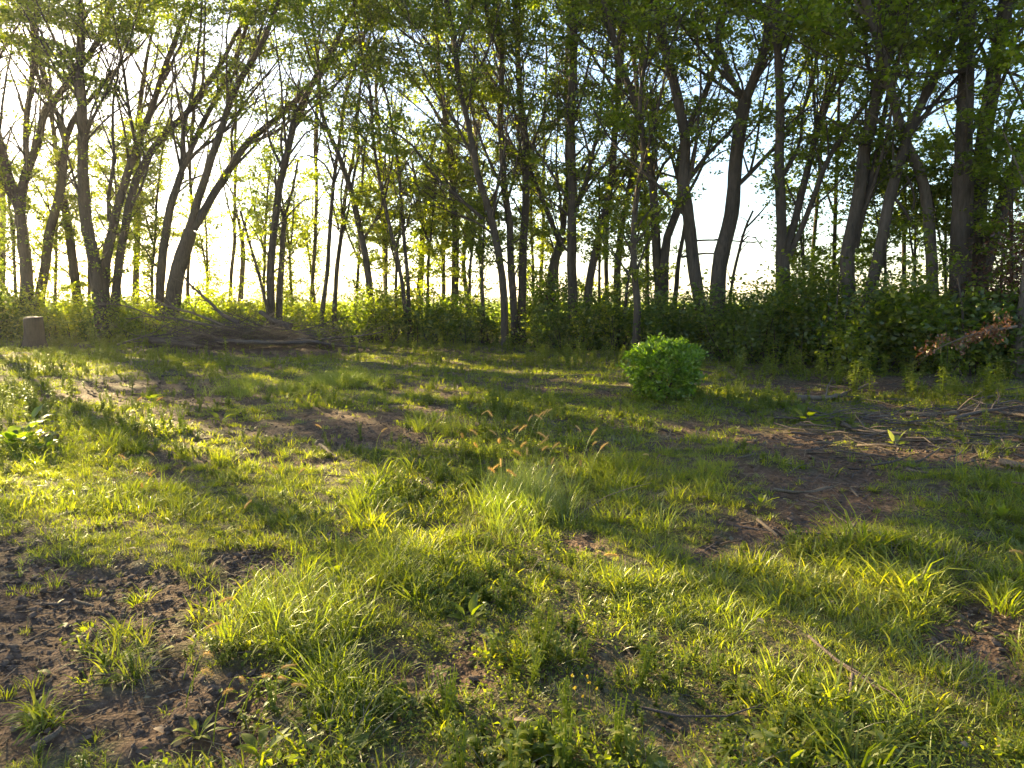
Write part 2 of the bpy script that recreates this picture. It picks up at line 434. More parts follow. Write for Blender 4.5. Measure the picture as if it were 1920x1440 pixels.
# ------------------------------------------------------------------ trees
LEAVES = [0]
def grow(limb_p, limb_r, wood, leaves, dens=1.0, z0=3.0, blen=(1.0, 3.2), leaf=.10, gapk=.85, lm=1.0):
    """branches, twigs and leaves along one limb"""
    seg = np.linalg.norm(np.diff(limb_p, axis=0), axis=1)
    s = np.concatenate([[0], np.cumsum(seg)])
    q = z0 * .0
    cur = 0.0
    A, B, RA, RB, LC = [], [], [], [], []
    while cur < s[-1]:
        cur += random.uniform(.28, .6) / dens ** .5
        if cur >= s[-1]: break
        p = np.array([np.interp(cur, s, limb_p[:, k]) for k in range(3)])
        if p[2] < z0 - 1.3 + 2.2 * random.random() ** 1.5: continue
        r = float(np.interp(cur, s, limb_r))
        i = min(int(np.searchsorted(s, cur)), len(limb_p) - 1)
        t = unit(limb_p[i] - limb_p[i - 1])
        az = random.uniform(0, 2 * math.pi)
        side = np.array([math.cos(az), math.sin(az), random.uniform(-.1, .3)])
        a = random.uniform(.45, .95)
        d = unit(t * math.cos(a) + side * math.sin(a))
        frac = (p[2] - z0) / 10
        L = random.uniform(*blen) * (0.75 + .35 * min(frac, 1))
        n = 6
        q = [p]
        for k in range(n - 1):
            d = unit(d + rng.normal(size=3) * .16 + np.array([0, 0, .05 - .03 * k]))
            q.append(q[-1] + d * L / (n - 1))
        q = np.array(q)
        r0 = min(r * .45, .012 + .011 * L)
        rr = np.linspace(r0, .005, n)
        tube(wood, q, rr, 4 if r0 < .03 else 5, cap=False)
        nt = int(L * 3.3) + 2
        for k in range(nt):
            u = (k + random.random()) / nt * .85 + .15
            w = u * (n - 1); ii = min(int(w), n - 2)
            b0 = q[ii] + (q[ii + 1] - q[ii]) * (w - ii)
            dd = unit(unit(q[ii + 1] - q[ii]) * .7 + rng.normal(size=3) * np.array([.75, .75, .22]) + np.array([0, 0, .02]))
            l2 = random.uniform(.35, .9)
            b1 = b0 + dd * l2
            A.append(b0); B.append(b1); RA.append(.006); RB.append(.002)
            m = int(random.uniform(18, 36) * min(1.3, dens) * lm)
            uu = rng.random(m) ** .7
            LC.append(b0 + (b1 - b0) * uu[:, None] + rng.normal(size=(m, 3)) * np.array([.11, .11, .045]))
    if A:
        twig_batch(wood, np.array(A), np.array(B), np.array(RA), np.array(RB))
        c = np.concatenate(LC)
        c = c[keep_mask(c, gapk)]
        px, py = pix(c[:, 0], c[:, 1], c[:, 2])
        off = (py < -60) | (px < -80) | (px > 2000)         # far above the frame fewer, larger leaves
        c = c[~off | (rng.random(len(c)) < .26)]
        px, py = pix(c[:, 0], c[:, 1], c[:, 2])
        off = (py < -60) | (px < -80) | (px > 2000)
        sz = leaf * rng.uniform(.65, 1.3, len(c)) * np.where(off, 2.0, 1.15)
        c = c[(c[:, 2] < 7.5) | (rng.random(len(c)) < .85)]
        sz = sz[:len(c)]
        leaf_batch(leaves, c, sz, up=.9, aspect=.66, droop=.15)
        LEAVES[0] += len(c)

def tree(label, D_off, limbs, dens=1.0, z0=3.0, top=14.0, mat=None, bark=None, leaf=.10, blen=(1.2, 3.6), D=None, cat='tree', base_y=None, dead=False, gapk=.98, lm=1.0, name='deciduous_tree', group='trees standing in the windbreak'):
    """limbs: list of (width at start px, width at end px, grow-on?, [(x,y),...]); the first is the trunk, from the ground up"""
    x0 = limbs[0][3][0][0]
    if D is None: D = edge(x0) + D_off
    p0 = at(limbs[0][3][0][0], limbs[0][3][0][1], D)
    base = (p0[0], D, float(H(p0[0], D)))
    root = empty(name, base, label, cat, group)
    leaves, twigs = MB(), MB()
    sc = D / FPX
    for li, (w0, w1, goon, pts) in enumerate(limbs):
        slope = 0 if li == 0 else random.uniform(-.22, .22)
        P = []
        z_start = at(pts[0][0], pts[0][1], D)[2]
        for (x, y) in pts:
            q = at(x, y, D)
            dd = D + max(0, q[2] - z_start) * slope + (max(0, q[2] - 3) * random.uniform(-.03, .03))
            P.append(at(x, y, dd))
        P = np.array(P)
        rad = np.linspace(w0, w1, len(P)) * sc * .5
        if li == 0:
            z = float(H(P[0][0], D))
            d0 = P[0] - P[1]
            k = max(0.0, (P[0][2] - z)) / max(.3, abs(d0[2]))
            g = P[0] + d0 * min(k, 1.5) * .6; g[2] = z - .15
            if P[0][2] - z > .12:
                g2 = g.copy(); g2[2] = z + .25; g2 = g2 * .8 + P[0] * .2; g2[2] = z + .25
                if P[0][2] - z > .5:
                    P = np.vstack([g, g2, P]); rad = np.concatenate([[w0 * sc * .72, w0 * sc * .56], rad])
                else:
                    P = np.vstack([g, P]); rad = np.concatenate([[w0 * sc * .7], rad])
            else:
                P[0][2] = z - .15; rad[0] *= 1.4
        if goon:                                               # carries on above what the frame shows
            d = unit(P[-1] - P[-2]); q = P[-1]; r = rad[-1]
            while q[2] < top - 1 and len(P) < 40:
                d = unit(d + rng.normal(size=3) * .10 + np.array([0, 0, .12]))
                q = q + d * 1.0; r = max(.012, r - max(.008, rad[-1] / max(3, (top - P[-1][2]))) * .8)
                P = np.vstack([P, q]); rad = np.append(rad, r)
            P = np.vstack([P, P[-1] + d * .8]); rad = np.append(rad, .006)
        sp, sr = smooth_line(P, rad, .35)
        if len(sp) > 6:
            wob = (fbm(np.arange(len(sp)) * .25, np.full(len(sp), li * 7.3 + x0), 5, 2) - .5) * .10
            wob[0] = 0; sp[:, 0] += wob * (sp[:, 2] > .5)
        mb = MB()
        tube(mb, sp, sr, 12 if w0 > 12 else 8, rough=.14)
        part('trunk' if li == 0 else 'limb', mb, bark or M_BARK, root)
        if goon and not dead:
            for q_ in range(3 if w0 > 9 else 2):
                iz = [k for k in range(len(sp) - 3) if 3.2 < sp[k][2] < 9.5]
                if not iz: break
                k = random.choice(iz); r_ = sr[k]
                d = unit(sp[k + 1] - sp[k]); az = random.uniform(0, 6.28)
                d = unit(d * 1.0 + np.array([math.cos(az), math.sin(az) * .8, .1]) * random.uniform(.35, .75))
                bp = [sp[k]]
                for z_ in range(8):
                    d = unit(d + rng.normal(size=3) * .10 + np.array([0, 0, .07])); bp.append(bp[-1] + d * .62)
                bp, br = smooth_line(bp, np.linspace(min(.055, r_ * .6), .010, 9), .35)
                bm_ = MB(); tube(bm_, bp, br, 7, rough=.1, cap=False)
                part('bough', bm_, bark or M_BARK, root)
                grow(bp, br, twigs, leaves, dens=dens * .8, z0=z0, leaf=leaf, blen=(.7, 2.2), gapk=gapk, lm=lm * .8)
        if not dead:
            grow(sp, sr, twigs, leaves, dens=dens, z0=z0, leaf=leaf, blen=blen, gapk=gapk, lm=lm)
        else:
            grow(sp, sr, twigs, MB(), dens=dens, z0=z0, leaf=leaf, blen=blen)
    part('twigs', twigs, bark or M_BARK, root, kind='stuff')
    if leaves.n: part('crown', leaves, mat or M_LEAF, root, kind='stuff')
    return root

TREES = [
 ('dark forked tree left of the sawn stump, forking low into two arching limbs', 1.5, [
   (22, 17, 0, [(52, 555), (46, 470), (38, 400)]), (17, 10, 1, [(38, 400), (18, 335), (0, 265), (-35, 150), (-70, 40)]), (16, 9, 1, [(38, 400), (46, 330), (70, 270), (86, 205), (110, 178), (150, 130), (190, 60)]),
   (11, 7, 1, [(50, 312), (47, 240), (60, 150), (65, 50), (66, 0)])], dict()),
 ('leaning tree just right of the sawn stump, base behind its cut top', 2.2, [
   (17, 13, 0, [(76, 555), (92, 450), (113, 350), (120, 310)]), (12, 6, 1, [(120, 310), (120, 240), (104, 205), (70, 140), (60, 60)]), (11, 6, 1, [(120, 300), (135, 230), (165, 190), (200, 150)])], dict()),
 ('tree that leans left and crosses its neighbour at mid height, behind the stump', 3.4, [
   (17, 12, 0, [(150, 600), (132, 450), (120, 375)]), (11, 6, 1, [(120, 375), (108, 300), (98, 240), (90, 160)])], dict(dens=.8)),
 ('tall straight dark trunk beside the twin trees, running out at top of the picture', .6, [
   (24, 12, 1, [(192, 620), (177, 500), (158, 380), (155, 250), (150, 130), (147, 0)]), (7, 4, 1, [(156, 270), (175, 220), (205, 160)]), (7, 4, 1, [(152, 180), (125, 120), (95, 60)])], dict(dens=.9)),
 ('left one of the twin trees that share a base left of the brush pile', 1.2, [
   (20, 15, 0, [(198, 620), (198, 500), (213, 420)]), (15, 8, 1, [(213, 420), (240, 320), (258, 270), (285, 200), (315, 110), (345, 30)]), (8, 5, 1, [(205, 415), (203, 370), (215, 290), (212, 240)]), (7, 4, 1, [(256, 280), (245, 220), (235, 150), (222, 80)])], dict()),
 ('right one of the twin trees that share a base left of the brush pile', 1.5, [
   (16, 8, 1, [(214, 615), (222, 500), (240, 400), (262, 325), (300, 262), (352, 208), (372, 180), (420, 110)])], dict()),
 ('thin straight tree behind and between the twin trees and the brush pile', 5.5, [(12, 8, 1, [(256, 560), (256, 460), (255, 380), (262, 250), (268, 150)])], dict(dens=.7)),
 ('slim tree rising behind the left end of the brush pile, curving right', 1.6, [
   (17, 12, 0, [(300, 600), (305, 480), (322, 375), (340, 322)]), (11, 6, 1, [(340, 322), (375, 240), (408, 180), (450, 90), (475, 10)]), (9, 5, 1, [(340, 322), (345, 240), (360, 180), (370, 100)]),
   (7, 4, 1, [(345, 310), (375, 280), (412, 255), (460, 190)])], dict(dens=.8)),
 ('large leaning tree with two long bare limbs sweeping right over the brush pile', 1.2, [
   (30, 24, 0, [(322, 592), (336, 500), (356, 432)]), (16, 7, 1, [(352, 440), (378, 355), (410, 258), (445, 160), (490, 85), (520, 10)]), (15, 6, 1, [(362, 430), (410, 350), (462, 272), (530, 212), (590, 150), (650, 90), (720, 30)]),
   (6, 4, 1, [(400, 280), (425, 200), (470, 110), (500, 20)]), (6, 3, 1, [(470, 268), (520, 245), (580, 190), (640, 150)])], dict(dens=.85, z0=6.5, blen=(.8, 2.4))),
 ('short bushy tree far behind the brush pile, seen against the white sky', 9, [(10, 8, 0, [(452, 560), (455, 480), (452, 430)]), (6, 3, 0, [(452, 435), (445, 405), (440, 380)]), (6, 3, 0, [(454, 440), (466, 400), (480, 375)])], dict(dens=1.6, z0=2.5, top=6, blen=(.7, 1.8), mat=M_LEAF_Y)),
 ('taller of the two close trunks at the right end of the brush pile', 1.0, [
   (15, 8, 1, [(506, 600), (508, 490), (519, 385), (535, 300), (556, 215), (590, 148), (620, 100), (650, 40)]), (6, 3, 1, [(530, 320), (505, 260), (500, 200)]), (5, 3, 1, [(545, 250), (575, 210), (600, 190)])], dict(dens=.75)),
 ('shorter of the two close trunks at the right end of the brush pile', 1.3, [(13, 8, 0, [(523, 600), (528, 480), (535, 400)]), (6, 3, 0, [(535, 405), (550, 350), (560, 300)]), (6, 3, 0, [(533, 410), (520, 370), (515, 330)])], dict(dens=1.2, z0=3.2, top=7, blen=(.8, 2.2))),
 ('thin leaning sapling trunk touching the brush pile, tilted to the left', .8, [(6, 4, 0, [(502, 580), (480, 500), (460, 430), (450, 395)])], dict(dens=.8, z0=3.2, blen=(.7, 1.6))),
 ('left of two slender dark trunks in front of the bright field gap', 1.6, [(9, 5, 1, [(602, 612), (611, 540), (619, 440), (626, 340), (638, 250), (650, 170)]), (4, 2, 0, [(626, 340), (600, 300), (575, 290)]), (4, 2, 0, [(628, 320), (612, 260), (600, 230)])], dict(dens=.45, z0=4.5)),
 ('right of two slender dark trunks in front of the bright field gap', 2.6, [(9, 5, 1, [(627, 590), (631, 520), (640, 430), (648, 360), (662, 300), (672, 200)]), (4, 2, 0, [(636, 430), (625, 390), (622, 350)])], dict(dens=.5, z0=4.5)),
 ('curved trunk bending to the left above the right edge of the bright field gap', 1.2, [(14, 6, 1, [(701, 610), (691, 520), (675, 430), (655, 345), (632, 285), (612, 235), (600, 180)]), (6, 3, 1, [(680, 450), (715, 390), (730, 330)]), (5, 3, 1, [(660, 350), (670, 300), (690, 250)])], dict(dens=.6, z0=4.8)),
 ('left of a pair of thin stems leaning left in the middle of the belt', .9, [(8, 5, 1, [(764, 620), (752, 530), (733, 430), (712, 340), (700, 270), (695, 180)])], dict(dens=.9, z0=3.8)),
 ('right of a pair of thin stems leaning left in the middle of the belt', 1.1, [(8, 5, 1, [(770, 620), (765, 530), (757, 430), (750, 350), (738, 250)])], dict(dens=.9, z0=3.6)),
 ('forked yellowish tree behind the pair of thin stems', 5.0, [(13, 9, 0, [(785, 575), (790, 480), (793, 425)]), (7, 4, 1, [(793, 428), (785, 360), (770, 290)]), (7, 4, 1, [(793, 425), (805, 350), (812, 280)])], dict(dens=1.3, z0=3.0, top=9, mat=M_LEAF_Y)),
 ('straight dark trunk half hidden by pale foliage left of the centre trees', 3.2, [(15, 8, 1, [(851, 600), (853, 480), (849, 350), (842, 270), (832, 190), (820, 80)]), (5, 3, 1, [(850, 380), (875, 320), (890, 260)])], dict(dens=1.1, z0=4, mat=M_LEAF_Y)),
 ('short thin pair stem behind the undergrowth left of the centre trees', 5, [(9, 6, 1, [(876, 570), (868, 495), (875, 420), (885, 330)])], dict(dens=1.2, z0=3, top=9, mat=M_LEAF_Y)),
 ('front centre tree with a bare foot on the grass and a crooked left limb', .2, [
   (15, 9, 1, [(947, 642), (945, 560), (930, 460), (912, 380), (895, 320), (880, 250), (862, 160), (845, 50)]), (7, 3, 1, [(905, 410), (860, 370), (810, 325), (770, 270), (730, 240)]), (6, 3, 1, [(890, 300), (860, 240), (820, 180), (790, 120)]), (5, 3, 1, [(925, 440), (900, 420), (850, 400)])], dict(dens=1.15, z0=3.0)),
 ('middle of the three centre trunks, thin and nearly upright', 1.2, [(14, 9, 1, [(964, 610), (957, 450), (945, 330), (938, 230), (941, 150), (930, 0)])], dict(dens=1.1)),
 ('right of the three centre trunks, straight and dark', 1.5, [(16, 10, 1, [(979, 610), (981, 480), (986, 350), (984, 250), (975, 150), (970, 0)]), (6, 3, 1, [(985, 300), (1010, 240), (1030, 180)])], dict(dens=1.1)),
 ('tree with a long diagonal limb running up left across the centre trunks', 2.0, [
   (19, 15, 0, [(1028, 580), (1040, 490), (1052, 445)]), (11, 7, 1, [(1054, 440), (1060, 380), (1066, 320), (1064, 240), (1060, 120)]), (10, 4, 1, [(1048, 452), (1020, 380), (990, 312), (935, 245), (890, 175), (820, 110), (750, 55)])], dict(dens=.9, z0=4.5)),
 ('thick pale footed trunk standing in the shrubs, forked at half height', 1.4, [
   (19, 13, 1, [(1076, 590), (1072, 480), (1073, 380), (1070, 250), (1075, 100), (1078, 0)]), (9, 5, 1, [(1082, 385), (1104, 320), (1118, 250), (1128, 180)]), (6, 3, 1, [(1075, 480), (1058, 462), (1048, 430)])], dict(z0=4.2)),
 ('slanting tree right of the pale footed trunk, leaning to the right', 1.8, [(16, 9, 1, [(1098, 585), (1110, 510), (1126, 430), (1141, 360), (1153, 260), (1163, 150), (1170, 50)]), (5, 3, 1, [(1128, 420), (1145, 375), (1165, 340)])], dict(z0=4.2)),
 ('leafy trunk with pale yellow foliage behind the thin front stem', 3.0, [(14, 8, 1, [(1156, 590), (1160, 480), (1174, 380), (1190, 280), (1196, 200), (1190, 120)])], dict(dens=1.1, mat=M_LEAF_Y, z0=3.4)),
 ('slender front stem with its bare foot left of the clipped round bush', -.2, [(13, 7, 1, [(1193, 658), (1193, 540), (1189, 440), (1192, 380), (1205, 300), (1200, 200), (1215, 90)]), (5, 3, 0, [(1192, 520), (1207, 470), (1222, 440)])], dict(dens=1.0, z0=2.6)),
 ('left stem of the V shaped pair behind the round bush', 2.2, [(18, 10, 1, [(1238, 580), (1231, 440), (1226, 370), (1211, 280), (1190, 190), (1160, 100)])], dict(dens=1.0, z0=5.2)),
 ('right stem of the V shaped pair behind the round bush', 2.2, [(17, 9, 1, [(1243, 580), (1250, 450), (1274, 370), (1275, 300), (1292, 230), (1320, 180), (1345, 90)]), (7, 4, 1, [(1225, 350), (1250, 300), (1280, 280)])], dict(dens=1.0, z0=5.2)),
 ('small dark leaning tree with dead side branches between V pair and crooked trunk', 2.8, [(10, 6, 0, [(1265, 570), (1272, 500), (1284, 430), (1290, 370)]), (5, 2, 0, [(1278, 482), (1320, 475), (1370, 478)]), (4, 2, 0, [(1284, 452), (1340, 450), (1416, 455)])], dict(dens=.5, z0=3.5, dead=True, blen=(.5, 1.2))),
 ('crooked pale trunk behind the right side of the round bush, bending at mid height', 1.4, [
   (24, 15, 1, [(1322, 610), (1301, 500), (1291, 410), (1282, 340), (1286, 270), (1271, 190), (1254, 110), (1225, 0)]), (9, 5, 1, [(1284, 345), (1330, 285), (1382, 230), (1420, 150)])], dict(z0=5)),
 ('big curved trunk forking high up, beside the open patch of sky', 1.3, [
   (30, 22, 0, [(1345, 610), (1350, 500), (1370, 400), (1380, 300), (1396, 190)]), (18, 12, 1, [(1396, 192), (1420, 130), (1438, 60), (1445, -10)]), (13, 8, 1, [(1394, 190), (1362, 130), (1344, 70), (1350, 0)]), (9, 5, 1, [(1386, 345), (1440, 290), (1485, 240), (1520, 160)])], dict(z0=5)),
 ('small bare dead tree seen against the open patch of sky', 2.5, [(6, 4, 0, [(1370, 570), (1382, 480), (1396, 430), (1412, 395)]), (4, 2, 0, [(1396, 430), (1425, 400), (1445, 375)]), (3, 1.5, 0, [(1386, 460), (1408, 440), (1430, 465)])], dict(dens=1.0, z0=2.2, dead=True, blen=(.4, 1.0))),
 ('tree splitting low into three upright limbs, right of the sky patch', 1.6, [
   (30, 24, 0, [(1470, 660), (1470, 550), (1467, 470)]), (19, 12, 1, [(1465, 475), (1461, 330), (1462, 200), (1457, 100), (1452, 0)]), (14, 9, 1, [(1474, 470), (1504, 360), (1530, 255), (1555, 180), (1590, 80)]), (11, 7, 1, [(1480, 480), (1520, 390), (1560, 290), (1604, 222), (1650, 150)])], dict(z0=4.6)),
 ('dark leaning trunk with a thinner stem rising from its right side', 1.6, [
   (26, 17, 1, [(1588, 700), (1590, 560), (1591, 470), (1605, 390), (1625, 270), (1645, 170), (1668, 70), (1680, -10)]), (12, 6, 1, [(1604, 465), (1630, 350), (1657, 230), (1668, 170), (1690, 80)])], dict(z0=4.4)),
 ('dark trunk bowed to the right with gnarled side branches, left of the pale curved trunk', 1.2, [
   (23, 14, 1, [(1606, 700), (1625, 560), (1646, 480), (1662, 390), (1690, 290), (1712, 230), (1745, 160), (1790, 60)]), (6, 3, 0, [(1676, 370), (1700, 400), (1715, 430), (1725, 440)]), (5, 2, 0, [(1700, 330), (1715, 370), (1712, 400)])], dict(z0=4.4)),
 ('pale curved trunk bending up to the left, left of the huge old trunk', 2.2, [(20, 14, 1, [(1752, 545), (1742, 430), (1722, 320), (1692, 262), (1672, 180), (1652, 90), (1620, -10)])], dict(bark=M_BARK_L, z0=4.6)),
 ('huge old furrowed trunk near the right edge of the picture', 1.7, [
   (38, 34, 0, [(1799, 660), (1800, 500), (1806, 330)]), (30, 22, 1, [(1806, 335), (1811, 200), (1816, 0), (1818, -40)]), (8, 4, 1, [(1815, 130), (1760, 140), (1700, 145), (1650, 120)])], dict(z0=4.5)),
 ('thick dark trunk grown against the right side of the huge old trunk', 2.3, [(34, 22, 1, [(1823, 640), (1829, 440), (1842, 300), (1862, 150), (1886, 0)]), (8, 4, 1, [(1850, 130), (1890, 135), (1930, 150)])], dict(z0=4.5)),
 ('heavy leaning trunk slanting to the right out of the picture beside the huge old trunk', 1.9, [(28, 24, 1, [(1818, 640), (1842, 530), (1868, 430), (1905, 320), (1945, 200), (1990, 80)])], dict(z0=4.2)),
 ('pale foot of a tree cut off by the right edge of the picture', .3, [(25, 20, 1, [(1912, 712), (1913, 640), (1922, 560), (1942, 400), (1960, 200)])], dict(bark=M_BARK_L, z0=4.2)),
 ('thin sapling trunk left of the dark shrub mass on the right', 0.3, [(4, 2, 0, [(1562, 700), (1566, 620), (1570, 560), (1572, 530)])], dict(dens=1.2, z0=1.9, blen=(.3, .9), top=4, leaf=.08)),
 ('thin sapling trunk in front of the huge old trunk', 0.1, [(5, 3, 0, [(1806, 705), (1808, 640), (1806, 580), (1800, 520)])], dict(dens=1.2, z0=1.9, blen=(.4, 1.0), top=4, leaf=.08)),
 ('slim dark tree at the left edge of the picture', 3.5, [(12, 8, 1, [(2, 560), (5, 450), (6, 380), (-5, 250), (-10, 100)])], dict(dens=.8)),
]
for lab, off, limbs, kw in TREES:
    tree(lab, off, limbs, **kw)
# young leafy trees between the big trunks: thin stems, airy light green foliage from head height up
YOUNG = [(30, 2.0, 330, 'at the left edge behind the forked tree'), (105, 3.5, 300, 'between the sawn stump and the tall straight trunk'), (168, 4.0, 330, 'behind the tall straight trunk at left'), (225, 4.5, 250, 'behind the twin trees'), (285, 4.0, 260, 'left of the slim tree by the brush pile'),
         (388, 5.0, 400, 'right of the large leaning tree, against white sky'), (495, 3.2, 300, 'just left of the two close trunks'), (548, 3.5, 330, 'just right of the two close trunks'), (590, 5.5, 420, 'small and airy over the bright field gap'), (668, 3.5, 330, 'right of the two slender dark trunks'), (725, 3.5, 300, 'left of the pair of thin stems'),
         (742, 1.8, 360, 'low in front of the pair of thin stems'), (800, 2.8, 260, 'in front of the forked yellowish tree'), (828, 4.0, 330, 'left of the straight dark centre trunk'), (880, 2.6, 300, 'left of the front centre tree'), (905, 1.0, 400, 'with drooping boughs on the front centre tree'), (1000, 3.6, 250, 'right of the three centre trunks'),
         (1045, 4.0, 350, 'behind the pale footed trunk'), (1125, 3.0, 340, 'yellow leaved right of the slanting tree'), (1215, 3.8, 330, 'behind the slender front stem'), (1175, 1.4, 420, 'low and pale left of the slender front stem'), (1510, 3.0, 360, 'right of the three limbed tree'), (1560, 4.0, 480, 'low against the sky right of the three limbed tree'),
         (1660, 2.8, 330, 'right of the bowed dark trunk'), (1715, 3.6, 300, 'left of the pale curved trunk'), (1770, 3.0, 320, 'between the pale curved trunk and the huge one'), (1870, 3.0, 330, 'behind the heavy leaning trunk'), (1900, 1.6, 230, 'at the right edge above the copper leaves')]
for i, (x, off, ty, lab) in enumerate(YOUNG):
    ln = random.uniform(-30, 30)
    D = edge(x) + off
    tz = at(x, ty, D)[2]
    yb = 575 if x < 1300 else 610
    tree('young leafy tree ' + lab, off, [(6, 3, 0, [(x, yb), (x + ln * .3, yb - (yb - ty) * .5), (x + ln, ty)]), (4, 1.5, 0, [(x + ln * .2, yb - (yb - ty) * .35), (x - ln * .6 - 12, yb - (yb - ty) * .7), (x - ln - 20, ty + 25)])],
         dens=1.9, z0=1.8, top=tz, gapk=.35, lm=1.8, mat=M_LEAF_Y if x < 1250 and i % 3 else M_LEAF, leaf=.09, blen=(.8, 2.2), name='young_tree', group='young trees between the big trunks')
POLES = [(352, 5.5, 358, 'right behind the slim curving tree'), (432, 6.5, 440, 'between the large leaning tree and the two close trunks'), (585, 5.0, 592, 'left of the two slender dark trunks'), (722, 5.5, 712, 'between the curved trunk and the thin leaning stems'), (832, 5.0, 838, 'left of the straight dark trunk'),
         (905, 4.5, 893, 'left of the front centre tree'), (1012, 4.5, 1020, 'right of the three centre trunks'), (1138, 4.5, 1150, 'right of the slanting tree'), (1212, 5.0, 1206, 'between the slender front stem and the V pair'), (1520, 5.0, 1540, 'right of the three limbed tree'), (1562, 4.0, 1572, 'left of the dark leaning trunk'), (1695, 4.2, 1700, 'left of the pale curved trunk')]
for i, (x, off, xt, lab) in enumerate(POLES):
    yb = 575 if x < 1300 else 600
    w = random.uniform(6, 9)
    tree('slender pole like trunk ' + lab, off, [(w, w * .6, 1, [(x, yb), (x + (xt - x) * .4 + random.uniform(-5, 5), 420), (xt, 270), (xt + (xt - x) * .6, 130)])], dens=.55, z0=4.5, mat=M_LEAF_Y if i % 2 else M_LEAF, group='slender trunks at the back of the belt')
# the belt goes on beyond the left side of the frame: these shade the lawn
for i, (x, off, tp) in enumerate([(-110, 1.5, 13), (-230, 2.5, 13), (-350, 1.2, 12), (-480, 2.6, 13), (-640, 1.6, 12), (-820, 2.4, 13)]):
    tree('windbreak tree %s beyond the left edge of the picture' % ['just', 'a little way', 'third along', 'fourth along', 'fifth along', 'farthest'][i], off, [(20, 15, 0, [(x, 600), (x + 10, 480), (x + 5, 400)]), (13, 9, 1, [(x + 5, 400), (x - 25, 280), (x - 40, 160)]), (12, 8, 1, [(x + 5, 400), (x + 45, 290), (x + 70, 160)])], dens=.8, top=tp)
print('LEAVES', LEAVES[0])

# ------------------------------------------------------------------ thin haze added to imitate the lens veil and lift the darks
def veil_haze():
    mb = MB()
    W_, z0_, z1_ = 5300, -1.5, 17.0
    v = [(sx * W_, sy * W_, z) for z in (z0_, z1_) for sx, sy in ((-1, -1), (1, -1), (1, 1), (-1, 1))]
    mb.add(v, [[0, 3, 2, 1], [4, 5, 6, 7], [0, 1, 5, 4], [1, 2, 6, 5], [2, 3, 7, 6], [3, 0, 4, 7]])
    m, n, l = newmat('veil_haze_air')
    pv = N(n, 'ShaderNodeVolumePrincipled'); pv.inputs['Color'].default_value = (.95, .91, .86, 1)
    pv.inputs['Density'].default_value = .00045; pv.inputs['Anisotropy'].default_value = .5
    out = N(n, 'ShaderNodeOutputMaterial'); l.new(pv.outputs[0], out.inputs['Volume'])
    setting('veil_haze', mb, m, 'stuff', smooth=False)
veil_haze()

# ------------------------------------------------------------------ shrubs and undergrowth
def leaf_cloud(stems, leaves, base, hw, h, n_stem, n_leaf, size, lean=.25, clump=.16, up=.5, gap=.0, tint=None, depth=None):
    C = []
    depth = depth or hw * .8
    for k in range(n_stem):
        a = random.uniform(0, 2 * math.pi); rr = math.sqrt(random.random())
        tip = base + np.array([math.cos(a) * rr * hw, math.sin(a) * rr * depth, h * (random.uniform(.55, 1.0) * (1 - .35 * rr * rr))])
        foot = base + np.array([math.cos(a) * rr * hw * .35, math.sin(a) * rr * depth * .35, -.05])
        mid = (foot + tip) / 2 + rng.normal(size=3) * .08 * h + np.array([0, 0, .08 * h])
        p, r = smooth_line([foot, mid, tip], [.012 + .006 * h, .008, .003], .3)
        tube(stems, p, r, 4, cap=False)
        m = max(3, int(h * 5))
        for u in np.linspace(.22, 1.0, m):
            q = foot * (1 - u) ** 2 + 2 * mid * u * (1 - u) + tip * u * u
            C.append(q + rng.normal(size=3) * np.array([.14, .14, .1]) * h * .6)
    C = np.array(C)
    c = C[rng.integers(0, len(C), n_leaf)] + rng.normal(size=(n_leaf, 3)) * clump
    c = c[c[:, 2] > base[2] + .03]
    c = c[keep_mask(c, gap, .3)]
    leaf_batch(leaves, c, size * rng.uniform(.6, 1.35, len(c)), up=up, aspect=.55, droop=.1, tint=tint)

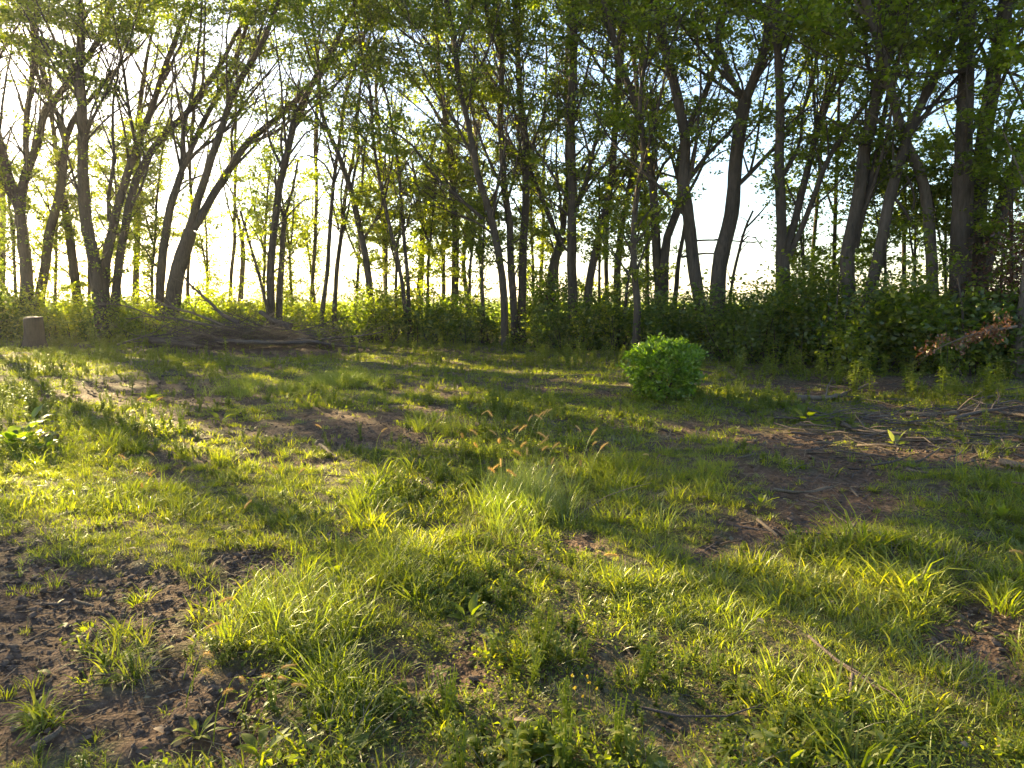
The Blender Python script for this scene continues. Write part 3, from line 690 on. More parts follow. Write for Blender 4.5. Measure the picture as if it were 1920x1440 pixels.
def shrub(label, px, off, w, top, mat=None, n=2600, size=.075, stems=10, cat='shrub', name='shrub', group='shrubs growing under the trees', D=None):
    D = D or edge(px) + off
    x = (px - 960) / FPX * D / CP
    zt = at(px, top, D)[2]
    base = np.array([x, D, float(H(x, D))])
    h = max(.4, (zt - base[2]) * 1.18); hw = w * D / FPX / 2
    root = empty(name, base, label, cat, group)
    st, lv = MB(), MB()
    leaf_cloud(st, lv, base, hw, h, stems, n, size)
    part('stems', st, M_BARK, root, kind='stuff')
    part('foliage', lv, mat or M_LEAF, root, kind='stuff')
SHRUBS = [
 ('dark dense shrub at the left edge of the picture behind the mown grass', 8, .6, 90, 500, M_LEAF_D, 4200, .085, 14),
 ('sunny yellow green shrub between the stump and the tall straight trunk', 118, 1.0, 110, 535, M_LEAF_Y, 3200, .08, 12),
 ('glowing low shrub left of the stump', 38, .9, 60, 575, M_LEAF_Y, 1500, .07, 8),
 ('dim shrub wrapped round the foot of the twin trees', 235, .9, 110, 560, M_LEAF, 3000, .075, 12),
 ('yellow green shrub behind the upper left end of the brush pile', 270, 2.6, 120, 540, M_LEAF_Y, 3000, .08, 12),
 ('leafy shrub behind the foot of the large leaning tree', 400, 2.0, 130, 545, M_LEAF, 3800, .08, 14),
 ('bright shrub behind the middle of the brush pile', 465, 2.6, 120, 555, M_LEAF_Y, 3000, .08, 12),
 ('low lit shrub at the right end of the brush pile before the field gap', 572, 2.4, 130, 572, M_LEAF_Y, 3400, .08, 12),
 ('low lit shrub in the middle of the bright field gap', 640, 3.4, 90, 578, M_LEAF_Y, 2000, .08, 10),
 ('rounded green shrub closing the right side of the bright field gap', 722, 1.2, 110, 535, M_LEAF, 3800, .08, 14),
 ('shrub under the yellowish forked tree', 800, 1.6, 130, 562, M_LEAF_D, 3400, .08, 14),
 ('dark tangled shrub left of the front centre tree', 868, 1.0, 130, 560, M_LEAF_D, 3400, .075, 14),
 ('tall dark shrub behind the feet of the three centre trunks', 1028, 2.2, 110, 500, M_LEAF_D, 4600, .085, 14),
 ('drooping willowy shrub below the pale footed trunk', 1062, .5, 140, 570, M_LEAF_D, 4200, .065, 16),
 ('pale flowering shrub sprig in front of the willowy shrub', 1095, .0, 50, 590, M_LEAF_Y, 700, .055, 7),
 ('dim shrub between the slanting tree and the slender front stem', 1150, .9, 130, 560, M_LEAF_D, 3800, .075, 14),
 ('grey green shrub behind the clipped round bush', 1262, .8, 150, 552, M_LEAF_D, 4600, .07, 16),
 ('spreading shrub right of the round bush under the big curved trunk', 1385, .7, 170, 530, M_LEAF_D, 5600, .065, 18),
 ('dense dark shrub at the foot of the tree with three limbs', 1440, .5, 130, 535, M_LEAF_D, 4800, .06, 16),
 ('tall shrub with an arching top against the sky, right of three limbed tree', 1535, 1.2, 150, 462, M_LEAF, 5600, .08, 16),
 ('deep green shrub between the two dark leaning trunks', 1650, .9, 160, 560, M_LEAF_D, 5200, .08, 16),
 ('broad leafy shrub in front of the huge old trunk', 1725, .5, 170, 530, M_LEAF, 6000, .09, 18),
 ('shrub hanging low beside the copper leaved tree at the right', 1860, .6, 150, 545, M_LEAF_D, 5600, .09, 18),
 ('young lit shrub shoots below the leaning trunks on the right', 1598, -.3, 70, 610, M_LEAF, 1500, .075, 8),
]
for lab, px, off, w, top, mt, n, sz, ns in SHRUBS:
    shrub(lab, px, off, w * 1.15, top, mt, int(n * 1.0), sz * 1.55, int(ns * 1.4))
shrub('copper leaved small tree at the right edge of the picture', 1905, .9, 130, 385, M_LEAF_R, 6500, .08, 22, cat='tree', name='copper_leaved_tree', group=None)

def undergrowth():
    lv, lvy, st = MB(), MB(), MB()
    tops = ([-900, 0, 60, 300, 520, 560, 680, 720, 1000, 1100, 1400, 1500, 1920, 2500], [530, 530, 548, 550, 562, 575, 575, 552, 548, 545, 545, 545, 530, 510])
    for k in range(760):
        px = random.uniform(-500, 2250); off = random.uniform(-.1, 4.5)
        D = edge(px) + off
        x = (px - 960) / FPX * D / CP
        b = np.array([x, D, float(H(x, D))])
        top = np.interp(px, *tops)
        clumpy = .35 + 1.2 * float(vnoise(x * .8, D * .8, 88))
        h = max(.3, (at(px, top, D)[2] - b[2]) * random.uniform(.6, 1.1) * clumpy)
        lit = random.random() < (.75 if px < 1020 else .3)  # sun and shade put into leaf colour; yellow copies mostly at left
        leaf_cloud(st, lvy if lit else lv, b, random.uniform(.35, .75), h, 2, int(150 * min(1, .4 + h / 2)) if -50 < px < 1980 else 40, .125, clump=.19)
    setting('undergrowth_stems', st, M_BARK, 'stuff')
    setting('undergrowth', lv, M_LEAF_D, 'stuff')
    setting('sun_tinted_undergrowth', lvy, M_LEAF_Y, 'stuff')
undergrowth()

# ------------------------------------------------------------------ field, far woods
def field():
    lv = MB()
    n = 42000
    D = 33 + (rng.random(n) ** 2.2) * 90
    x = (rng.random(n) * 2 - 1) * D * .95
    px, _ = pix(x, D, 0 * x)
    e = np.interp(px, EDGE_PX, EDGE_D)
    D = D - np.clip((26.6 - e), 0, 12) * np.clip(1 - (D - 33) / 30, 0, 1)
    z = rng.random(n) ** .6 * .95
    c = np.stack([x, D, z], -1)
    leaf_batch(lv, c, .09 + .004 * D, up=.3, aspect=.6)
    setting('crop_field', lv, M_CROP, 'stuff')
field()
def woods():
    lv = MB()
    C = []
    for x in np.arange(-620, 620, 5.5):
        h = 3.0 + 26 * max(0, fbm(x * .012 + 0 * x, 3.1 + 0 * x, 9, 3) - .5)
        y = 560 + 30 * math.sin(x * .01)
        m = int(16 * h)
        c = rng.normal(size=(m, 3)) * np.array([4.2, 3, h * .3]) + np.array([x, y, h * .5])
        C.append(c)
    c = np.concatenate(C); c = c[c[:, 2] > 0]
    leaf_batch(lv, c, 2.0, up=.4, aspect=.8)
    setting('distant_woods', lv, M_LEAF_D, 'stuff')
woods()

# ------------------------------------------------------------------ clipped round bush in the clearing
def round_bush():
    D = 11.0
    x = (1246 - 960) / FPX * D / CP
    b = np.array([x, D, float(H(x, D))])
    root = empty('round_bush', b, 'clipped round bright green bush standing alone on the grass', 'bush')
    st, lv, inner = MB(), MB(), MB()
    K, m_ = 330, 24
    d = unit(rng.normal(size=(K, 3))); d[:, 2] = d[:, 2] * .9 + .1
    lump = 1.0 + (fbm(d[:, 0] * 3.2 + 5, d[:, 1] * 3.2 + d[:, 2] * 3.7, 61, 3) - .5) * .7
    r = (.62 + .38 * rng.random(K) ** .5) * lump
    d = d * (1.0 / np.maximum(np.abs(d) ** 3.2, 1e-9).sum(1) ** (1 / 3.2))[:, None] * .5 + d * .5
    cc = b + np.array([0, 0, .42]) + d * r[:, None] * np.array([.56, .53, .50])
    c = (cc[:, None] + rng.normal(size=(K, m_, 3)) * np.array([.045, .045, .035])).reshape(-1, 3)
    out_ = unit(np.repeat(d, m_, 0) + (c - np.repeat(cc, m_, 0)) * 12 + np.array([0, 0, .35]))
    ok = c[:, 2] > b[2] + .02
    c, out_ = c[ok], out_[ok]
    leaf_batch(lv, c, rng.uniform(.05, .09, len(c)), up=.4, aspect=.5, direction=out_ * .8)
    for k in range(90):                                            # fresh shoots sticking out
        a = random.uniform(0, 6.28); rr = math.sqrt(random.random()) * .5
        p0 = b + np.array([math.cos(a) * rr, math.sin(a) * rr, .42 + .42 * math.sqrt(max(0, 1 - (rr / .56) ** 2))])
        dd = unit(np.array([math.cos(a) * rr, math.sin(a) * rr, .5]) + rng.normal(size=3) * .15)
        L = random.uniform(.08, .2)
        tube(st, [p0, p0 + dd * L], [.003, .001], 3, cap=False)
        m = 9
        leaf_batch(lv, p0 + dd * (rng.random((m, 1)) * L) + rng.normal(size=(m, 3)) * .012, .055, up=.3, aspect=.4, direction=np.broadcast_to(dd, (m, 3)), tint=.8)
    for k in range(26):
        a = random.uniform(0, 6.28)
        t = b + np.array([math.cos(a) * .42, math.sin(a) * .42, random.uniform(.35, .8)])
        p, r_ = smooth_line([b + np.array([math.cos(a) * .05, math.sin(a) * .05, -.05]), (b + t) / 2 + np.array([0, 0, .1]), t], [.012, .008, .003], .12)
        tube(st, p, r_, 5, cap=False)
    part('stems', st, M_BARK, root, kind='stuff')
    part('foliage', lv, M_BUSH, root, kind='stuff')
round_bush()

# ------------------------------------------------------------------ sawn stump
def stump():
    D = 23.0
    x = (72 - 960) / FPX * D / CP
    z = float(H(x, D)); b = np.array([x, D, z])
    root = empty('tree_stump', b, 'waist high sawn tree stump with a pale cut top at the left', 'stump')
    mb = MB()
    hs = np.array([-.1, .03, .12, .28, .6, .9, .99]); rs = np.array([.44, .40, .35, .31, .285, .28, .275])
    sides = 22; ang = np.arange(sides) * 2 * math.pi / sides
    but = 1 + .13 * np.cos(ang * 5 + .6)[None] * np.clip(1 - hs / .5, 0, 1)[:, None] + (rng.random((len(hs), sides)) - .5) * .06
    R_ = rs[:, None] * but
    v = np.stack([x + R_ * np.cos(ang), D + R_ * np.sin(ang), z + hs[:, None] + 0 * R_ + .03 * np.cos(ang) * (hs[:, None] > .8)], -1)
    i = np.arange(len(hs) - 1)[:, None] * sides; j = np.arange(sides)[None]; k = (j + 1) % sides
    mb.add(v.reshape(-1, 3), np.stack([i + j, i + k, i + sides + k, i + sides + j], -1).reshape(-1, 4))
    part('bark', mb, M_STUMP, root)
    cf = MB()
    top = v[-1]; c = top.mean(0) + np.array([0, 0, .055])
    ring = (top - c) * .62 + c + np.array([0, 0, .0]); ring[:, 2] = c[2] - .012
    vv = np.vstack([top + np.array([0, 0, .004]), ring, [c]])
    jj = np.arange(sides); kk = (jj + 1) % sides
    cf.add(vv, np.stack([jj, kk, sides + kk, sides + jj], -1)); 
    cf.f.append(np.stack([sides + jj, sides + kk, 0 * jj + 2 * sides], -1)); cf.t.append(np.full(sides, .5))
    part('cut_face', cf, M_CUT, root)
stump()

# ------------------------------------------------------------------ branches lying about
def branch_mesh(pts, r0, r1, side=6, tw=.5, sides=7):
    mb = MB()
    p, r = smooth_line(pts, np.linspace(r0, r1, len(pts)), .16)
    p = p + (rng.random(p.shape) - .5) * min(.03, r0 * .7)
    tube(mb, p, r, sides, rough=.15)
    for k in range(side):
        i = random.randrange(len(p) // 4, len(p) - 1)
        t = unit(p[min(i + 1, len(p) - 1)] - p[i - 1])
        d = unit(t + rng.normal(size=3) * .55 + np.array([0, 0, .12]))
        L = tw * random.uniform(.5, 1.3)
        q = [p[i]]
        for m in range(4):
            d = unit(d + rng.normal(size=3) * .14); q.append(q[-1] + d * L / 4)
        rr = max(.003, r[i] * .5)
        tube(mb, q, np.linspace(rr, .002, 5), 4, cap=False)
    return mb
def lying(label, traces, r0, r1, mat, cat='branch', group=None, side=5, tw=.4, name='fallen_branch', sides=7):
    """traces: [(px, py, height above ground)]"""
    P = []
    for (px, py, h, *dd) in traces:
        if dd: q = at(px, py, dd[0]); P.append(q)
        else:
            d = ray(px, py)
            t = -(CAM_Z - h) / d[2]
            q = np.array([0, 0, CAM_Z]) + d * t
            q[2] = float(H(q[0], q[1])) + h; P.append(q)
    P = np.array(P)
    mb = branch_mesh(P, r0, r1, side, tw, sides)
    return single(name, mb, mat, P[0], label, cat, group)

PG = 'branches heaped in the brush pile'
lying('thick bare limb sticking up left from the top of the brush pile', [(447, 606, 0, 23.2), (420, 592, 0, 23.2), (392, 566, 0, 23.3), (350, 525, 0, 23.4), (340, 508, 0, 23.4)], .075, .02, M_WOOD, group=PG, tw=.9)
lying('thick log end rising at the right shoulder of the brush pile', [(545, 612, 0, 22.8), (520, 604, 0, 22.9), (487, 585, 0, 22.9)], .12, .07, M_WOOD, group=PG, side=1)
lying('pale log lying on the ground at the front left of brush pile', [(276, 637, 0, 22.9), (320, 641, 0, 22.7), (372, 650, 0, 22.4)], .10, .075, M_WOOD_L, group=PG, side=1, cat='log', name='log')
lying('dark log lying on the ground at the front of the brush pile', [(405, 640, 0, 22.3), (470, 641, 0, 22.1), (560, 642, 0, 22.1), (600, 640, 0, 22.2)], .075, .05, M_WOOD, group=PG, side=2, cat='log', name='log')
lying('long pole at the right front of the brush pile, tip in the lit grass', [(560, 636, 0, 22.2), (620, 645, 0, 22), (688, 652, 0, 21.8)], .05, .02, M_WOOD, group=PG, side=4)
lying('bare forked branch pointing right from the end of brush pile', [(600, 636, 0, 22.6), (660, 630, 0, 22.5), (700, 626, 0, 22.4), (725, 618, 0, 22.3)], .035, .008, M_WOOD_L, group=PG, side=8, tw=.6)
lying('long thin branch arching out to the upper left of brush pile', [(420, 610, 0, 23), (370, 590, 0, 23.1), (310, 572, 0, 23.3), (262, 545, 0, 23.4), (245, 540, 0, 23.4)], .05, .008, M_WOOD_L, group=PG, side=9, tw=.8)
lying('long pale branch sweeping out low to the left of brush pile', [(420, 615, 0, 22.9), (360, 603, 0, 22.9), (290, 594, 0, 23), (235, 597, 0, 23)], .045, .008, M_WOOD_L, group=PG, side=9, tw=.7)
lying('spray of grey twigs at the far left tip of brush pile', [(300, 600, 0, 23.2), (250, 578, 0, 23.2), (200, 570, 0, 23.3), (178, 572, 0, 23.3)], .03, .005, M_WOOD_L, group=PG, side=22, tw=.9)
random.seed(21)
for k in range(125):
    a = random.uniform(0, 6.28); rr = math.sqrt(random.random())
    cx = -8.8 + math.cos(a) * rr * 3.3; cy = 23.2 + math.sin(a) * rr * .9
    mound = max(0, 1 - abs(cx + 8.5) / 3.9) * .85
    z = float(H(cx, cy)) + .04 + random.random() ** 1.2 * mound
    left = random.random() < .6
    az = random.gauss(0, .55) + (math.pi if left else 0)
    L = random.uniform(1.2, 3.2)
    d = np.array([math.cos(az), math.sin(az) * .6, random.uniform(-.12, .42) if left else random.uniform(-.25, .18)])
    p0 = np.array([cx, cy, z]); P = [p0 - d * L * .35]
    P[0][2] = max(P[0][2], float(H(cx, cy)) + .03)
    dd = d.copy()
    for m in range(5):
        dd = unit(dd + rng.normal(size=3) * np.array([.13, .13, .11])); q = P[-1] + dd * L / 5
        q[2] = max(q[2], float(H(q[0], q[1])) + .02); P.append(q)
    r0 = random.choice([.007, .009, .012, .015, .02, .03])
    mb = branch_mesh(P, r0, r0 * .3, random.randint(6, 12), random.uniform(.4, .9), 5)
    mt_ = random.choice([M_WOOD, M_WOOD_L])
    where = 'left end' if cx < -10.2 else 'left middle' if cx < -8.8 else 'right middle' if cx < -7.4 else 'right end'
    lvl = 'high in' if z > .38 + float(H(cx, cy)) else 'low in'
    single('fallen_branch', mb, mt_, P[0], '%s %s branch lying %s the %s of the brush pile' % ('stout' if r0 >= .02 else 'finger thick' if r0 >= .012 else 'thin twiggy', 'dark brown' if mt_ is M_WOOD else 'grey brown', lvl, where), 'branch', PG)
tw = MB()
n = 1500
c = np.stack([rng.normal(-8.6, 1.5, n), rng.normal(23.2, .5, n), np.zeros(n)], -1)
c[:, 2] = H(c[:, 0], c[:, 1]) + rng.random(n) * np.clip(1 - np.abs(c[:, 0] + 8.6) / 3.2, .05, 1) * .75
d = unit(rng.normal(size=(n, 3)) * np.array([1, .5, .25]))
twig_batch(tw, c - d * .25, c + d * .25, np.full(n, .005), np.full(n, .003))
setting('brush_twigs', tw, M_WOOD, 'stuff')

# branches in the clearing, traced one by one
lying('dark crooked branch lying below the right hand shrubs, upper end raised', [(1490, 742, .03), (1540, 741, .04), (1572, 734, .06), (1600, 724, .10), (1625, 712, .2), (1645, 707, .25)], .05, .015, M_WOOD_L, side=3)
lying('pale split branch lying right of the large leafed weed', [(1582, 792, .02), (1620, 800, .03), (1665, 808, .03), (1710, 815, .02)], .035, .015, M_WOOD_L, side=5, tw=.3)
lying('thin stick beside the pale split branch', [(1580, 788, .03), (1610, 802, .04), (1640, 806, .05)], .018, .008, M_WOOD_L, side=2)
lying('branch lying at the far right among the brush litter', [(1700, 768, .03), (1760, 772, .04), (1830, 768, .05), (1900, 778, .04), (1960, 790, .02)], .04, .02, M_WOOD_L, side=5)
lying('dark branch crossing the litter at the right edge', [(1790, 782, .02), (1850, 770, .08), (1920, 765, .08)], .03, .015, M_WOOD, side=5)
lying('stiff dark twig standing up in the litter at the right', [(1868, 768, .0), (1873, 745, 0, 10.3), (1870, 730, 0, 10.3)], .012, .004, M_WOOD, side=3, tw=.15)
lying('short pale log end at the right edge below the litter', [(1878, 872, .04), (1900, 878, .045), (1945, 892, .04)], .04, .035, M_WOOD_L, side=0, cat='log', name='log')
lying('thin stick lying flat below the pale log end at right', [(1860, 892, .015), (1900, 894, .02), (1960, 897, .02)], .01, .006, M_WOOD_L, side=1)
lying('pale branch lying on bare soil in the middle right', [(1450, 918, .02), (1500, 922, .025), (1560, 912, .03), (1590, 914, .03), (1610, 930, .01)], .016, .008, M_WOOD_L, side=3, tw=.2)
lying('thin bent stick slanting over bare soil in the middle right', [(1510, 926, .02), (1545, 935, .03), (1560, 958, .01), (1600, 980, .01)], .009, .005, M_WOOD_L, side=2, tw=.15)
lying('dark straight stick across the lower edge of bare soil at right', [(1490, 990, .02), (1560, 992, .02), (1640, 992, .02)], .014, .009, M_WOOD, side=1)
lying('short stout stick pointing down left beside bare soil', [(1420, 968, .02), (1445, 985, .02), (1458, 994, .02)], .012, .009, M_WOOD_L, side=0)
lying('stout grey root like stick on the soil far right of centre', [(1700, 888, .02), (1720, 893, .03), (1742, 898, .02)], .015, .01, M_WOOD_L, side=0)
lying('long brown stick slanting across the sunlit grass at lower right', [(1518, 1182, .05), (1550, 1206, .05), (1590, 1240, .05), (1640, 1262, .045), (1690, 1290, .04), (1730, 1320, .03)], .008, .003, M_WOOD, side=3, tw=.15)
lying('second brown stick lying alongside the long one at lower right', [(1560, 1218, .03), (1600, 1245, .04), (1650, 1275, .04), (1700, 1298, .03)], .008, .004, M_WOOD, side=2, tw=.12)
lying('forked dark twig hanging down from the long stick at lower right', [(1598, 1250, .05), (1596, 1290, .05), (1590, 1330, .04), (1572, 1362, .02)], .008, .003, M_WOOD, side=3, tw=.12)
lying('curved thin grey twig like a smile at bottom centre right', [(1195, 1325, .03), (1250, 1335, .04), (1320, 1338, .045), (1390, 1330, .05), (1430, 1312, .06)], .006, .003, M_WOOD, side=0)
lying('thin dark stick at the bottom right corner', [(1600, 1390, .02), (1625, 1410, .02), (1665, 1440, .02)], .008, .005, M_WOOD, side=1, tw=.1)
lying('short dark stick beside dirt at the lower middle', [(705, 1284, .02), (735, 1292, .02), (755, 1300, .02)], .007, .005, M_WOOD, side=0)
lying('chunky pale stick at the bottom left corner', [(60, 1424, .02), (90, 1405, .03), (118, 1385, .03)], .013, .009, M_WOOD_L, side=0)
lying('small pale stick on the dark soil at left', [(140, 1137, .015), (160, 1142, .02), (178, 1146, .015)], .009, .006, M_WOOD_L, side=0)
lying('long thin dry stalk slanting up right with a drooping tip, right of foxtails', [(1068, 968, .02), (1110, 938, .10), (1150, 917, .2), (1185, 905, .26), (1222, 897, .27)], .004, .002, M_STRAW, side=0, cat='stalk', name='dry_stalk')
lying('broken stick in the soil at left of the centre clearing', [(600, 832, .02), (615, 840, .03), (632, 852, .01)], .02, .012, M_WOOD_L, side=1, tw=.2)
lying('thin long twig lying across the grass left of centre', [(560, 882, .02), (610, 880, .03), (660, 884, .02)], .006, .004, M_WOOD, side=1, tw=.1)
lying('dark stick in the brown litter left of the lit grass patch', [(300, 702, .03), (340, 700, .05), (380, 703, .03)], .02, .01, M_WOOD, side=3)
lying('dark twig lying right of the yellow tall grass', [(708, 726, .02), (730, 720, .05), (752, 716, .06)], .015, .006, M_WOOD, side=3, tw=.25)
lying('thin stalk on the ground between centre foxtails and dirt', [(690, 910, .015), (740, 906, .02), (800, 908, .015)], .005, .003, M_WOOD, side=0)

# dead hanging bough with brown leaves at the right
def brown_bough():
    D = 11.8
    P = np.array([at(1905, 612, D + .6), at(1850, 622, D + .3), at(1800, 635, D), at(1762, 652, D), at(1735, 668, D)])
    root = empty('broken_bough', P[0], 'broken bough with withered orange brown leaves hanging before the right shrubs', 'bough')
    mb, lv = MB(), MB()
    p, r = smooth_line(P, [.03, .024, .016, .01, .005], .1); tube(mb, p, r, 6)
    C = []
    for k in range(34):
        i = random.randrange(2, len(p) - 1); d = unit(rng.normal(size=3) + np.array([-.8, -.2, -.5])); L = random.uniform(.12, .4)
        tube(mb, [p[i], p[i] + d * L], [.004, .002], 3, cap=False)
        if random.random() < .75: C.append(p[i] + d * L * rng.random((18, 1)) + rng.normal(size=(18, 3)) * .05)
    part('stem', mb, M_WOOD_L, root); leaf_batch(lv, np.concatenate(C), .07, up=.0, droop=1.0, aspect=.5)
    part('leaves', lv, M_LEAF_BR, root, kind='stuff')
brown_bough()

# ------------------------------------------------------------------ scattering by geometry nodes (uncountable things only)
def scatter(name, variants, pts, rot, scl, idx):
    me = bpy.data.meshes.new(name)
    n = len(pts)
    me.vertices.add(n); me.vertices.foreach_set('co', np.asarray(pts, np.float32).ravel())
    a = me.attributes.new('rot', 'FLOAT_VECTOR', 'POINT'); a.data.foreach_set('vector', np.asarray(rot, np.float32).ravel())
    a = me.attributes.new('scl', 'FLOAT_VECTOR', 'POINT'); a.data.foreach_set('vector', np.asarray(scl, np.float32).ravel())
    a = me.attributes.new('idx', 'INT', 'POINT'); a.data.foreach_set('value', np.asarray(idx, np.int32))
    o = bpy.data.objects.new(name, me); link(o); o['kind'] = 'stuff'
    ng = bpy.data.node_groups.new(name + '_scatter', 'GeometryNodeTree')
    ng.interface.new_socket('Geometry', in_out='INPUT', socket_type='NodeSocketGeometry')
    ng.interface.new_socket('Geometry', in_out='OUTPUT', socket_type='NodeSocketGeometry')
    nn, ll = ng.nodes, ng.links
    gi, go = nn.new('NodeGroupInput'), nn.new('NodeGroupOutput')
    jn = nn.new('GeometryNodeJoinGeometry')
    def named(nm, t):
        x = nn.new('GeometryNodeInputNamedAttribute'); x.data_type = t; x.inputs['Name'].default_value = nm; return x
    ar, as_, ai = named('rot', 'FLOAT_VECTOR'), named('scl', 'FLOAT_VECTOR'), named('idx', 'INT')
    e2r = nn.new('FunctionNodeEulerToRotation'); ll.new(ar.outputs[0], e2r.inputs[0])
    for k, m in enumerate(variants):
        src = bpy.data.objects.new(name + '_source', m)
        oi = nn.new('GeometryNodeObjectInfo'); oi.inputs['Object'].default_value = src
        cmp_ = nn.new('FunctionNodeCompare'); cmp_.data_type = 'INT'; cmp_.operation = 'EQUAL'
        ll.new(ai.outputs[0], cmp_.inputs[2]); cmp_.inputs[3].default_value = k
        ip = nn.new('GeometryNodeInstanceOnPoints')
        ll.new(gi.outputs[0], ip.inputs['Points']); ll.new(cmp_.outputs[0], ip.inputs['Selection'])
        ll.new(oi.outputs['Geometry'], ip.inputs['Instance']); ll.new(e2r.outputs[0], ip.inputs['Rotation']); ll.new(as_.outputs[0], ip.inputs['Scale'])
        ll.new(ip.outputs[0], jn.inputs[0])
    ll.new(jn.outputs[0], go.inputs[0])
    md = o.modifiers.new('scatter', 'NODES'); md.node_group = ng
    return o

def blades(mb, n, spread, L, W, bend, segs=3, flop=.0, tint=None):
    for k in range(n):
        a = random.uniform(0, 6.283); rr = math.sqrt(random.random()) * spread
        b = np.array([math.cos(a) * rr, math.sin(a) * rr, -.012])
        az = a + random.gauss(0, .9)
        l = L * random.uniform(.5, 1.2); w = W * random.uniform(.6, 1.2)
        el = random.uniform(.9, 1.5) - flop * random.random()
        out = np.array([math.cos(az), math.sin(az), 0]); wd = np.array([-math.sin(az), math.cos(az), 0])
        wd = unit(wd + out * random.uniform(-.8, .8) + np.array([0, 0, random.uniform(-.4, .4)]))
        p = b.copy(); V = []
        bb = bend * random.uniform(.4, 1.5)
        for s in range(segs + 1):
            ww = w * (.8 if s == 0 else 1.0) * (1 - (s / segs) ** 1.8) * .5
            V += [p - wd * ww, p + wd * ww] if s < segs else [p]
            d = out * math.cos(el) + np.array([0, 0, math.sin(el)])
            p = p + d * l / segs; el -= bb / segs * (1 + s * .5)
            if p[2] < .004: p[2] = .004
        f4 = [[2 * s, 2 * s + 1, 2 * s + 3, 2 * s + 2] for s in range(segs - 1)]
        t = random.random() if tint is None else tint + random.uniform(-.2, .2)
        m0 = mb.n
        mb.add(V, f4, t) if f4 else mb.add(V, [[0, 1, 2]], t)
        if f4: mb.f.append(np.array([[m0 + 2 * segs - 2, m0 + 2 * segs - 1, m0 + 2 * segs]])); mb.t.append(np.array([t]))
def tuft(mat, n, spread, L, W, bend, segs=3, flop=0.0, extra=None):
    mb = MB(); blades(mb, n, spread, L, W, bend, segs, flop)
    if extra: extra(mb)
    return mb.mesh('tuft', mat, True)
def rosette(mat, n, L, aspect, tilt=.35, stems=1, rise=.0):
    """low broad leaves round a centre"""
    mb = MB()
    for k in range(n):
        a = random.uniform(0, 6.283); el = random.uniform(.05, tilt * 2)
        l = L * random.uniform(.6, 1.15)
        d = np.array([math.cos(a) * math.cos(el), math.sin(a) * math.cos(el), math.sin(el)]); w = np.array([-math.sin(a), math.cos(a), random.uniform(-.2, .2)])
        b = np.array([math.cos(a), math.sin(a), 0]) * .01 + np.array([0, 0, rise * random.random()])
        st = b + d * l * .25; u = np.array([0, 0, 1.0])
        V = [b, st + w * l * aspect * .25, st - w * l * aspect * .25]
        m1 = b + d * l * .6; tip = b + d * l - u * l * .12
        V += [m1 + w * l * aspect * .5 + u * .06 * l, m1 - u * .0, m1 - w * l * aspect * .5 + u * .06 * l, tip]
        c = b + d * l * .3
        V[1:3] = [c + w * l * aspect * .36 + u * .03 * l, c - w * l * aspect * .36 + u * .03 * l]
        V.append(c)
        t = random.random(); m0 = mb.n
        mb.add(V, [[7, 1, 3, 4], [2, 7, 4, 5]], t)
        mb.f.append(np.array([[0, 1, 7], [0, 7, 2], [4, 3, 6], [5, 4, 6]]) + m0); mb.t.append(np.full(4, t))
    return mb.mesh('rosette', mat, True)
def clover(mat, n, spread, size, h):
    mb = MB()
    c = rng.normal(size=(n, 3)) * np.array([spread, spread, 0]) * .5
    c[:, 2] = rng.random(n) * h + .005
    leaf_batch(mb, c, size * rng.uniform(.6, 1.3, n), up=1.2, aspect=.65)
    return mb.mesh('clover', mat, False)

random.seed(5)
V = []
# 0-5 near lawn tufts, 6-8 dry straw, 9-11 small broad leaves, 12-13 taller, 14-17 cheap tufts for farther away
V += [tuft(M_GRASS, 22, .05, .095, .0065, 1.2, 3), tuft(M_GRASS, 20, .06, .13, .007, 1.5, 3, .4), tuft(M_GRASS, 16, .05, .17, .008, 1.7, 4, .5),
      tuft(M_GRASS, 26, .07, .075, .006, 1.0, 3, .3), tuft(M_GRASS, 13, .03, .14, .010, 1.4, 4, .7), tuft(M_GRASS_Y, 20, .06, .12, .0065, 1.4, 3, .5)]
V += [tuft(M_STRAW, 16, .08, .13, .0035, 1.2, 3, 1.1), tuft(M_STRAW, 22, .1, .09, .003, .8, 2, 1.3), tuft(M_STRAW, 10, .06, .18, .003, .9, 3, 1.0)]
V += [rosette(M_WEED, 7, .075, .5), clover(M_WEED, 40, .12, .02, .05), clover(M_GRASS, 34, .14, .028, .07)]
V += [tuft(M_GRASS, 24, .05, .26, .0065, 1.3, 4, .2), tuft(M_GRASS_Y, 26, .06, .3, .006, 1.2, 4, .2)]
V += [tuft(M_GRASS, 16, .10, .15, .016, 1.2, 2, .3), tuft(M_GRASS, 20, .12, .12, .016, 1.0, 2, .4), tuft(M_GRASS_Y, 22, .11, .13, .010, 1.1, 2, .4), tuft(M_STRAW, 22, .14, .12, .008, .8, 2, 1.2), clover(M_WEED, 40, .2, .04, .09)]

